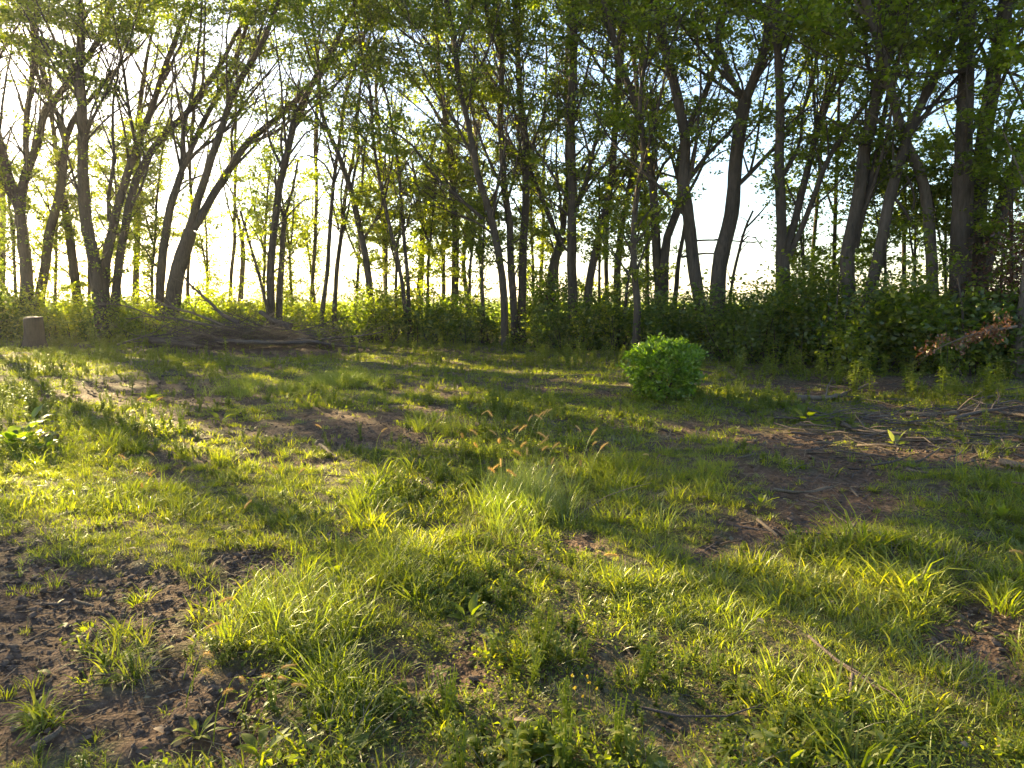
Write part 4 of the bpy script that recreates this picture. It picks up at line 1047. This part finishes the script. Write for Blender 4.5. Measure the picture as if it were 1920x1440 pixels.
def lawn():
    P, RT, SC, IX = [], [], [], []
    def ring(d0, d1, per_m2, far):
        y0, y1 = d0, d1
        hw1 = .80 * y1 + 1.6
        n = int(per_m2 * (y1 - y0) * hw1 * 2)
        x = rng.uniform(-hw1, hw1, n); y = rng.uniform(y0, y1, n)
        ok = np.abs(x) < .80 * y + 1.6
        x, y = x[ok], y[ok]
        d = dirt(x, y)
        thin = sstep(.25, .75, fbm(x * 1.3 + 40, y * 1.3, 91, 3) * 1.1)
        ok = rng.random(len(x)) < np.clip(1.03 - d * 1.3, .06, 1) * (.55 + .45 * thin)
        px, _ = pix(x, y, 0 * x)
        ok &= y < np.interp(px, EDGE_PX, EDGE_D) + 1.5
        x, y, d, thin, px = x[ok], y[ok], d[ok], thin[ok], px[ok]
        n = len(x)
        kind = fbm(x * .9, y * .9, 17, 3); k2 = vnoise(x * .55 + 9, y * .55, 23); r = rng.random(n)
        if not far:
            ix = rng.choice([0, 0, 1, 3, 3, 2, 4, 5], n)
            ix = np.where((kind < .42) & (r < .5), 3, ix)
            ix = np.where((k2 > .55) & (r < .22), rng.choice([9, 10, 11, 10], n), ix)
            ix = np.where(r > .70 + .12 * thin, rng.choice([6, 7, 7, 8], n), ix)
            ix = np.where((kind > .62) & (r < .07), 12, ix)
            ix = np.where((r > .50) & (r < .50 + .24 * sstep(.4, .75, vnoise(x * 1.1 + 3, y * 1.1, 37))), rng.choice([19, 20, 20, 21, 22], n), ix)
        else:
            ix = rng.choice([14, 15, 14, 15, 16], n)
            ix = np.where((r > .74), 17, ix); ix = np.where((k2 > .55) & (r < .2), 18, ix)
            ix = np.where((kind > .6) & (r < .08), 12, ix)
            ix = np.where((r > .42) & (r < .42 + .3 * sstep(.3, .7, vnoise(x * .8 + 3, y * .8, 37)) + .2 * (px < 430) * (y > 8)), rng.choice([19, 20, 21, 21, 22], n), ix)
        clump = vnoise(x * 3.1 + 7, y * 3.1, 66) * .6 + vnoise(x * 1.2, y * 1.2 + 5, 67) * .4
        s = rng.uniform(.6, 1.15, n) * (.45 + 1.6 * clump ** 1.5) * np.where(d > .3, .75, 1.0) * (np.where(ix >= 19, .85, 1.0) if not far else np.where(ix >= 19, 1.05, .76))
        P.append(np.stack([x, y, H(x, y) + soil_relief(x, y, d) * .6], -1))
        RT.append(np.stack([rng.normal(0, .12, n), rng.normal(0, .12, n), rng.uniform(0, 6.283, n)], -1))
        SC.append(np.stack([s, s, s * rng.uniform(.7, 1.15, n)], -1)); IX.append(ix)
    ring(1.0, 4.0, 560, False)
    ring(4.0, 7.5, 400, False)
    ring(7.5, 12.5, 210, True)
    ring(12.5, 28, 75, True)
    # taller clumps the photo shows: (x, y, spread in px, how many, which)
    for cx, cy, sx, sy, n, ks in [(640, 722, 60, 14, 150, (13, 13, 12)), (480, 735, 90, 16, 60, (12, 13)), (985, 935, 75, 50, 210, (13, 13, 8, 13)), (1150, 880, 70, 30, 60, (12, 12)), (560, 1200, 150, 60, 70, (12, 13, 2)),
                                  (280, 930, 110, 40, 60, (12, 2)), (800, 1080, 130, 60, 60, (12, 2)), (1400, 1120, 260, 60, 70, (5, 5, 12)), (1880, 950, 60, 60, 40, (12, 2)), (1330, 910, 60, 30, 40, (12, 2)), (640, 1310, 60, 50, 30, (12, 2)),
                                  (90, 1370, 40, 16, 9, (2, 4)), (830, 805, 40, 14, 25, (12, 13)), (30, 850, 80, 30, 30, (12, 2)), (1890, 1110, 40, 30, 18, (12, 5))]:
        qx, qy = rng.normal(cx, sx * .55, n), rng.normal(cy, sy * .55, n)
        g = np.array([gnd(a, b) for a, b in zip(qx, qy)])
        s = rng.uniform(.6, 1.15, n)
        P.append(np.stack([g[:, 0], g[:, 1], H(g[:, 0], g[:, 1])], -1)); RT.append(np.stack([rng.normal(0, .1, n), rng.normal(0, .1, n), rng.uniform(0, 6.283, n)], -1))
        SC.append(np.stack([s, s, s], -1)); IX.append(rng.choice(ks, n))
    P, RT, SC, IX = map(np.concatenate, (P, RT, SC, IX))
    print('TUFTS', len(P))
    scatter('grass', V, P, RT, SC, IX)

# soil clods
def clods():
    vs = []
    for k in range(4):
        bm_v, f = [], []
        nlat, nlon = 4, 6
        for i in range(nlat + 1):
            for j in range(nlon):
                t = math.pi * i / nlat; p = 6.283 * j / nlon
                r = 1 + random.uniform(-.3, .3) * (0 < i < nlat)
                bm_v.append((r * math.sin(t) * math.cos(p), r * math.sin(t) * math.sin(p), .65 * r * math.cos(t)))
        for i in range(nlat):
            for j in range(nlon): f.append([i * nlon + j, i * nlon + (j + 1) % nlon, (i + 1) * nlon + (j + 1) % nlon, (i + 1) * nlon + j][::-1])
        mb = MB(); mb.add(bm_v, f); vs.append(mb.mesh('clod', M_SOIL, False))
    X, Y = [], []
    for d0, d1, dens in ((1.0, 4.5, 700), (4.5, 9, 130), (9, 15, 25)):
        n = int(dens * (d1 - d0) * (.8 * d1 + 1) * 2)
        x = rng.uniform(-.8 * d1 - 1, .8 * d1 + 1, n); y = rng.uniform(d0, d1, n)
        ok = rng.random(n) < dirt(x, y) ** 1.5; X.append(x[ok]); Y.append(y[ok])
    x, y = np.concatenate(X), np.concatenate(Y); n = len(x)
    s = .004 + .016 * rng.random(n) ** 3.5 + .0012 * (y - 2).clip(0)
    scatter('soil_clods', vs, np.stack([x, y, H(x, y) + soil_relief(x, y, dirt(x, y)) + s * .2], -1), rng.uniform(0, 6.28, (n, 3)) * np.array([.1, .1, 1]), np.stack([s * rng.uniform(.8, 1.6, n), s, s], -1), rng.integers(0, 4, n))
M_SOIL = flat_mat('soil_clod', (.065, .041, .028), (.15, .098, .066), .95, 60)
clods()

# wood chips, twigs and straw on the soil
def litter():
    mb, mb2 = MB(), MB()
    for d0, d1, n in ((1.2, 5, 2600), (5, 11, 3000), (11, 22, 2200)):
        x = rng.uniform(-.8 * d1 - 1, .8 * d1 + 1, n * 3); y = rng.uniform(d0, d1, n * 3)
        px, py = pix(x, y, 0 * x)
        w = .12 + .9 * dirt(x, y) + .35 * np.exp(-((px - 1650) / 330) ** 2) * (py < 1010)
        ok = rng.random(len(x)) < w * .45
        x, y = x[ok], y[ok]; m = len(x)
        L = rng.uniform(.02, .09, m) * (1 + y * .10) * np.where(rng.random(m) < .08, 3, 1)
        az = rng.uniform(0, 6.28, m); d = np.stack([np.cos(az), np.sin(az), rng.normal(0, .10, m)], -1)
        z = H(x, y) + soil_relief(x, y, dirt(x, y)) + .008
        c = np.stack([x, y, z], -1)
        r = L * .03 + .0012
        half = rng.random(m) < .5
        twig_batch(mb, (c - d * L[:, None] / 2)[half], (c + d * L[:, None] / 2)[half], r[half], r[half] * .5)
        twig_batch(mb2, (c - d * L[:, None] / 2)[~half], (c + d * L[:, None] / 2)[~half], r[~half], r[~half] * .7)
    n = 420
    qx = rng.uniform(1480, 2000, n); qy = rng.normal(785, 42, n); qy = np.clip(qy, 725, 930)
    for a, b in zip(qx, qy):
        x, y = gnd(a, b); z = float(H(x, y)); az = rng.normal(0, .7); L = rng.uniform(.15, .8)
        d = np.array([math.cos(az), math.sin(az), rng.normal(.02, .1)]); c = np.array([x, y, z + rng.uniform(.01, .07)])
        P = np.array([c - d * L / 2, c + rng.normal(size=3) * .03, c + d * L / 2]); P[:, 2] = np.maximum(P[:, 2], z + .005)
        r0 = .004 + .010 * rng.random() ** 2
        tube(mb if rng.random() < .5 else mb2, P, [r0, r0 * .8, r0 * .4], 5, cap=False)
    setting('wood_litter', mb, M_WOOD, 'stuff'); setting('pale_wood_litter', mb2, M_WOOD_L, 'stuff')
    lf = MB()
    n = 480
    y = 1.5 + 16 * rng.random(n) ** 1.6; x = rng.uniform(-1, 1, n) * (.8 * y + 1)
    c = np.stack([x, y, H(x, y) + soil_relief(x, y, dirt(x, y)) + rng.uniform(.01, .05, n)], -1)
    leaf_batch(lf, c, rng.uniform(.025, .06, n) * (1 + .03 * y), up=1.5, aspect=.6)
    setting('fallen_leaves', lf, M_STRAW, 'stuff')
litter()

# ------------------------------------------------------------------ weeds one can point to
def ground_at(px, py):
    x, y = gnd(px, py)
    return np.array([x, y, float(H(x, y)) + float(soil_relief(x, y, dirt(x, y))) * .7])
def big_leaf(mb, b, d, L, W, tint=.5, curl=.25, nseg=5):
    """an oval leaf with a folded midrib and wavy edge"""
    d = unit(np.asarray(d, float)); w = unit(np.cross(d, [0, 0, 1.0])); u = np.cross(w, d)
    V = []; p = np.array(b, float)
    for s in range(nseg + 1):
        t = s / nseg
        ww = W * .5 * math.sin(math.pi * min(.97, .08 + t * .9)) ** .8 * (1.15 - .4 * t)
        e = random.uniform(-.06, .06) * W
        V += [p + w * ww + u * (.22 * ww + e), p.copy(), p - w * ww + u * (.22 * ww - e)]
        d = unit(d + np.array([0, 0, -curl / nseg * 1.2])); p = p + d * L / nseg
    F = []
    for s in range(nseg):
        for j in range(2): F.append([3 * s + j, 3 * s + j + 1, 3 * s + 4 + j, 3 * s + 3 + j])
    mb.add(V, F, tint)
def broad_weed(label, px, py, n, L, W, mat=None, tilt=(.2, .9), cat='weed', group=None, name='broadleaf_weed', stalk=.45):
    b = ground_at(px, py)
    root = empty(name, b, label, cat, group)
    st = MB()
    for k in range(n):
        az = 2.4 * k + random.uniform(-.4, .4); el = random.uniform(*tilt); l = L * random.uniform(.6, 1.1)
        d = np.array([math.cos(az) * math.cos(el), math.sin(az) * math.cos(el), math.sin(el)])
        p1 = b + d * l * stalk * (random.uniform(.4, 1.2) if stalk > .5 else 1)
        tube(st, [b - [0, 0, .01], p1], [.004 * L / .15, .003 * L / .15], 4, tint=.7, cap=False)
        lf = MB(); big_leaf(lf, p1, d * .8 + np.array([0, 0, .0]), l, W * random.uniform(.75, 1.1), random.random(), curl=random.uniform(.3, .9))
        part('leaf', lf, mat or M_WEED, root)
    part('stalks', st, mat or M_WEED, root)
random.seed(9)
broad_weed('burdock clump with large heart shaped leaves at the left edge', 30, 848, 30, .17, .14, mat=M_LEAF_D, tilt=(.25, 1.3), stalk=1.9)
broad_weed('lower burdock plant just right of the clump at the left edge', 78, 852, 14, .14, .10, mat=M_LEAF_D, tilt=(.2, 1.0), stalk=1.3)
broad_weed('pale large leafed weed left of the split branch on the right', 1512, 792, 16, .2, .12, tilt=(.25, .9), stalk=.9)
broad_weed('flat spreading large leafed weed close to the split branch', 1560, 786, 9, .30, .15, tilt=(.05, .4))
broad_weed('small weed with two round upright leaves left of centre', 632, 1085, 5, .09, .07, tilt=(.4, 1.1))
broad_weed('broad pale leaved weed above and left of the round leaved one', 592, 1060, 5, .11, .07)
broad_weed('low broad leaved weed below the clump right of centre', 880, 1175, 6, .10, .045, tilt=(.3, 1.1))
broad_weed('toothed light green weed on the dark soil at the bottom left', 372, 1395, 9, .08, .022, tilt=(.2, .9))
broad_weed('leafy weed cut off by the bottom edge left of centre', 490, 1440, 8, .10, .04, tilt=(.4, 1.2))
broad_weed('single leaf weed cut off by the bottom edge right of centre', 1478, 1442, 3, .09, .045, tilt=(.8, 1.3))
broad_weed('dock like weed in the lawn at the left, behind foxtails', 415, 1000, 6, .12, .045)
broad_weed('upright weed with yellowing leaf beside bare soil at right', 1425, 950, 6, .12, .045, tilt=(.5, 1.3))
broad_weed('small oval leaved weed in the shade of the lawn', 540, 985, 5, .09, .06)
broad_weed('weed with rounded leaves beside the brown litter at left', 415, 795, 6, .16, .10)
broad_weed('weed with rounded leaves left of the lit grass patch', 285, 755, 7, .2, .12)
broad_weed('low weed with spear leaves right of the split branch', 1678, 832, 6, .16, .07, mat=M_GRASS_Y, tilt=(.6, 1.3))
broad_weed('yellow green bushy weed near the right edge', 1880, 975, 14, .10, .04, mat=M_GRASS_Y, tilt=(.6, 1.45))

def leafy_stalk(h, n_leaf, L, W, stems=1, raw=False):
    st, lv = MB(), MB()
    for s in range(stems):
        a = random.uniform(0, 6.28); lean = random.uniform(.02, .3) * (s > 0 or .5)
        tip = np.array([math.cos(a) * lean * h, math.sin(a) * lean * h, h * random.uniform(.75, 1)])
        p, r = smooth_line([[0, 0, -.03], tip * .5 + [0, 0, .04 * h], tip], [.006, .004, .002], .08)
        tube(st, p, r, 4, tint=.6, cap=False)
        for k in range(n_leaf):
            u = .12 + .88 * k / n_leaf; q = np.array([np.interp(u * (len(p) - 1), range(len(p)), p[:, c]) for c in range(3)])
            az = 2.4 * k + random.uniform(-.5, .5); el = random.uniform(.1, .8)
            big_leaf(lv, q, [math.cos(az) * math.cos(el), math.sin(az) * math.cos(el), math.sin(el)], L * random.uniform(.6, 1.1) * (1.1 - .5 * u), W, random.random(), .6, 3)
    if raw: return st, lv
    return st.mesh('stems', M_WEED), lv
random.seed(31)
PROT = []
for (h, nl, L, W, ns, mt) in [(.42, 12, .11, .035, 4, M_WEED), (.30, 10, .09, .035, 5, M_WEED), (.62, 16, .15, .035, 3, M_WEED), (.32, 9, .08, .04, 6, M_GRASS_Y), (.5, 14, .12, .04, 5, M_GRASS_Y)]:  # yellow grass colour on some kinds imitates sunlit weeds
    for rep in range(2):
        sm, lv = leafy_stalk(h, nl, L, W, ns); PROT.append((sm, lv.mesh('leaves', mt), h))
def herb_mesh(h, nl, L, W, ns, mt):
    st, lv = leafy_stalk(h, nl, L, W, ns, raw=True)
    sv = np.concatenate(st.v)
    n0 = lv.n; lv.v.append(sv); lv.n += len(sv)
    for f, t in zip(st.f, st.t): lv.f.append(f + n0); lv.t.append(t)
    return lv.mesh('herb', mt)
V += [herb_mesh(.13, 7, .045, .018, 5, M_WEED), herb_mesh(.09, 6, .05, .026, 5, M_WEED), herb_mesh(.19, 9, .05, .015, 4, M_WEED), herb_mesh(.15, 8, .06, .02, 4, M_GRASS_Y)]
lawn()
def stalk_weed(px, py, label, group=None, k=None, s=1.0, cat='weed'):
    sm, lm, h = PROT[k if k is not None else random.randrange(len(PROT))]
    b = ground_at(px, py)
    root = empty('leafy_weed', b, label, cat, group)
    root.rotation_euler = (0, 0, random.uniform(0, 6.28)); root.scale = (s, s, s)
    for nm, m, kd in (('stems', sm, 'stuff'), ('leaves', lm, 'stuff')):
        o = bpy.data.objects.new(nm, m); link(o, root); o['kind'] = kd
WG = 'leafy weeds along the foot of the shrubs'
for k in range(190):
    px = random.uniform(-20, 1940)
    e = edge(px); ye = 720 - FPX * math.tan(PITCH - math.atan(CAM_Z / e))
    py = ye + random.uniform(-3, 34) * (1.2 if px > 900 else .45)
    big = px > 1300 and random.random() < .4
    lab = 'small leafy weed at the grass edge %s' % ('left of the brush pile' if px < 250 else 'before the brush pile' if px < 700 else 'below the centre trees' if px < 1150 else 'beside the round bush' if px < 1420 else 'below the dark shrubs on the right')
    stalk_weed(px, py, lab, WG, k=random.choice([0, 1, 6, 7, 8, 9]) if not big else random.choice([4, 5, 8, 9]), s=random.uniform(.7, 1.4))
stalk_weed(1765, 752, 'tall bright spear leaved weed lit by the sun at right', k=4, s=1.15)
stalk_weed(1700, 730, 'dark spear leaved weed left of the bright one at right', k=5, s=1.0)
stalk_weed(1500, 700, 'cluster of upright weeds left of the crooked branch', k=8, s=1.1)
stalk_weed(1065, 690, 'dark weed clump standing out of the lit strip of grass', k=2, s=1.6)
stalk_weed(135, 738, 'leafy weed in the brown litter on the left', k=1, s=1.2)
for q, (px, py) in enumerate([(55, 715), (30, 760), (100, 760), (180, 725), (60, 790), (210, 770), (15, 735)]):
    stalk_weed(px, py, 'ragged weed growing through the brown litter at the left', 'ragged weeds in the brown litter', s=.9)
for q, (px, py) in enumerate([(1320, 690), (1350, 710), (1385, 722), (1420, 715), (1340, 735), (1440, 735), (1290, 775), (1375, 690), (1190, 730), (1200, 745), (1170, 720)]):
    stalk_weed(px, py, 'sunlit leafy weed crowding round the side of the round bush', 'weeds crowding round the round bush', k=random.choice([0, 1, 6, 7]), s=.9)

# ------------------------------------------------------------------ foxtails
def foxtail_meshes(L=.06, r=.0045):
    st, hd = MB(), MB()
    h = 1.0
    p = np.array([[0, 0, -.01], [.02, 0, .4], [.06, .01, .8], [.10, .01, 1.0]])
    return p
def foxtail(px, py, h, az, lean, L, label, group, droop=.5):
    b = ground_at(px, py)
    root = empty('foxtail', b, label, 'grass stalk', group)
    out = np.array([math.cos(az), math.sin(az), 0])
    P = [b, b + out * lean * h * .3 + [0, 0, h * .5], b + out * lean * h * .75 + [0, 0, h * .9], b + out * lean * h + [0, 0, h]]
    p, r = smooth_line(P, [.0022, .002, .0016, .0014], .05)
    st = MB(); tube(st, p, r, 4, tint=.6, cap=False)
    part('stem', st, M_GRASS_Y, root)
    d = unit(p[-1] - p[-2]); q = [p[-1]]
    for k in range(5):
        d = unit(d + out * .12 * droop + np.array([0, 0, -.22 * droop])); q.append(q[-1] + d * L / 5)
    q = np.array(q)
    hd = MB(); w = L * .06
    tube(hd, q, np.array([.5, .95, 1, 1, .8, .25]) * w, 7, rough=.25)
    n = 160
    u = rng.random(n) * 4.7; i = u.astype(int)
    c = q[i] + (q[i + 1] - q[i]) * (u - i)[:, None]
    dd = unit(unit(q[i + 1] - q[i]) + rng.normal(size=(n, 3)) * .8)
    twig_batch(hd, c, c + dd * w * 3.6, np.full(n, w * .10), np.full(n, w * .03))
    part('seed_head', hd, M_HEAD, root)
random.seed(77)
for (px, py, top) in [(345, 1290, 1225), (360, 1310, 1235), (350, 1350, 1288), (420, 1340, 1252), (440, 1370, 1270), (460, 1330, 1262), (400, 1400, 1310), (470, 1390, 1290), (360, 1240, 1188), (500, 1340, 1298)]:
    foxtail(px, py, .13 + (py - top) / 1331 * 1.3, random.uniform(-.9, .9), random.uniform(.3, .9), random.uniform(.05, .085), 'orange brown foxtail leaning over the dark soil at the lower left', 'foxtails leaning over the soil at the lower left', random.uniform(.1, .9))
for k in range(30):
    px = random.gauss(985, 50); py = random.uniform(890, 980)
    foxtail(px, py, random.uniform(.36, .62), random.uniform(0, 6.28), .25, .08, 'foxtail standing in the tall grass clump at the centre', 'foxtails in the centre grass clump', .5)
for (px, py) in [(255, 905), (300, 935), (235, 920), (305, 890), (270, 960), (330, 925), (545, 950), (535, 925), (440, 1030), (265, 935)]:
    foxtail(px, py, random.uniform(.18, .28), random.uniform(0, 6.28), .25, .065, 'orange foxtail standing in the shaded grass on the left', 'foxtails in the grass on the left', .5)
for (px, py) in [(618, 845), (800, 845), (838, 790), (890, 815), (1010, 830), (250, 790), (280, 815), (350, 880), (700, 860), (1100, 885), (60, 690), (120, 770)]:
    foxtail(px, py, random.uniform(.2, .38), random.uniform(0, 6.28), .3, .08, 'foxtail scattered in the middle of the clearing', 'foxtails scattered over the clearing', .5)
for (px, py, lab) in [(1180, 875, 'foxtail nodding over the mown grass right of centre'), (1840, 1075, 'single foxtail lying in the grass near the right edge'), (1085, 1105, 'foxtail lying in shade below the centre clump'), (1890, 1390, 'pale foxtail in the bottom right corner')]:
    foxtail(px, py, .16, random.uniform(-.4, .4), .9, .08, lab, None, .9)

# single fallen leaves and stones one can point to
def fallen_leaf(px, py, L, W, mat, label, h=.02):
    b = ground_at(px, py) + np.array([0, 0, h])
    mb = MB(); a = random.uniform(-.5, .5)
    big_leaf(mb, b, [math.cos(a), math.sin(a) * .6, .15], L, W, .5, .5)
    single('fallen_leaf', mb, mat, b, label, 'leaf')
random.seed(3)
fallen_leaf(80, 1278, .045, .02, M_YLEAF, 'pale yellow pointed leaf lying on soil, nearer the left edge')
fallen_leaf(180, 1293, .04, .018, M_YLEAF, 'pale yellow pointed leaf lying on soil right of the other one')
fallen_leaf(72, 1276, .05, .02, M_YLEAF, 'greenish dry leaf overlapping the pale yellow leaf on soil')
fallen_leaf(290, 1386, .075, .028, M_DEADLEAF, 'large tan dry leaf lying on the soil at the bottom left')
fallen_leaf(960, 1383, .09, .03, M_DEADLEAF, 'grey tan curled piece of bark at the bottom centre', .03)
fallen_leaf(1432, 985, .05, .03, M_DEADLEAF, 'pale curled leaf beside the bare soil at right')
fallen_leaf(1500, 963, .05, .03, M_DEADLEAF, 'tan curled leaf on bare soil at right of centre')
fallen_leaf(1468, 940, .07, .03, M_YLEAF, 'yellow leaf standing up beside the bare soil at right', .04)
fallen_leaf(66, 1040, .05, .025, M_DEADLEAF, 'small buff leaf stuck in the grass near the left edge', .06)
fallen_leaf(918, 1120, .03, .02, M_YLEAF, 'tiny pale round leaf in the grass below centre', .05)
fallen_leaf(668, 1345, .03, .02, M_YLEAF, 'bright yellow leaf caught in the grass at the bottom', .06)
def rock():
    b = ground_at(97, 834)
    mb = MB(); nl, nn_ = 7, 12; V_ = []
    for i in range(nl + 1):
        for j in range(nn_):
            t = math.pi * i / nl; p = 6.283 * j / nn_; r = 1 + .12 * math.sin(3 * p + i) * math.sin(t)
            V_.append(b + np.array([.1 * r * math.sin(t) * math.cos(p), .075 * r * math.sin(t) * math.sin(p), .04 + .06 * r * math.cos(t)]))
    F = [[i * nn_ + j, (i + 1) * nn_ + j, (i + 1) * nn_ + (j + 1) % nn_, i * nn_ + (j + 1) % nn_] for i in range(nl) for j in range(nn_)]
    mb.add(V_, F)
    single('stone', mb, M_SOIL, b, 'rounded dark brown stone beside the burdock leaves at the left', 'stone')
rock()
# yellow flower buds at the bottom
for (px, py) in [(1078, 1322), (1100, 1300), (1105, 1312), (1118, 1325), (1092, 1340), (1072, 1300)]:
    b = ground_at(px, py + 30)
    root = empty('yellow_flower', b, 'tiny yellow flower bud in the shaded grass at the bottom', 'flower', 'yellow buds at the bottom')
    st = MB(); tube(st, [b, b + [0, 0, .10]], [.0015, .001], 4, cap=False); part('stem', st, M_WEED, root)
    hd = MB(); leaf_batch(hd, b + np.array([0, 0, .105]) + rng.normal(size=(8, 3)) * .002, .012, up=.2, direction=np.tile([0, 0, 1.0], (8, 1))); part('bud', hd, M_FLOWER, root)
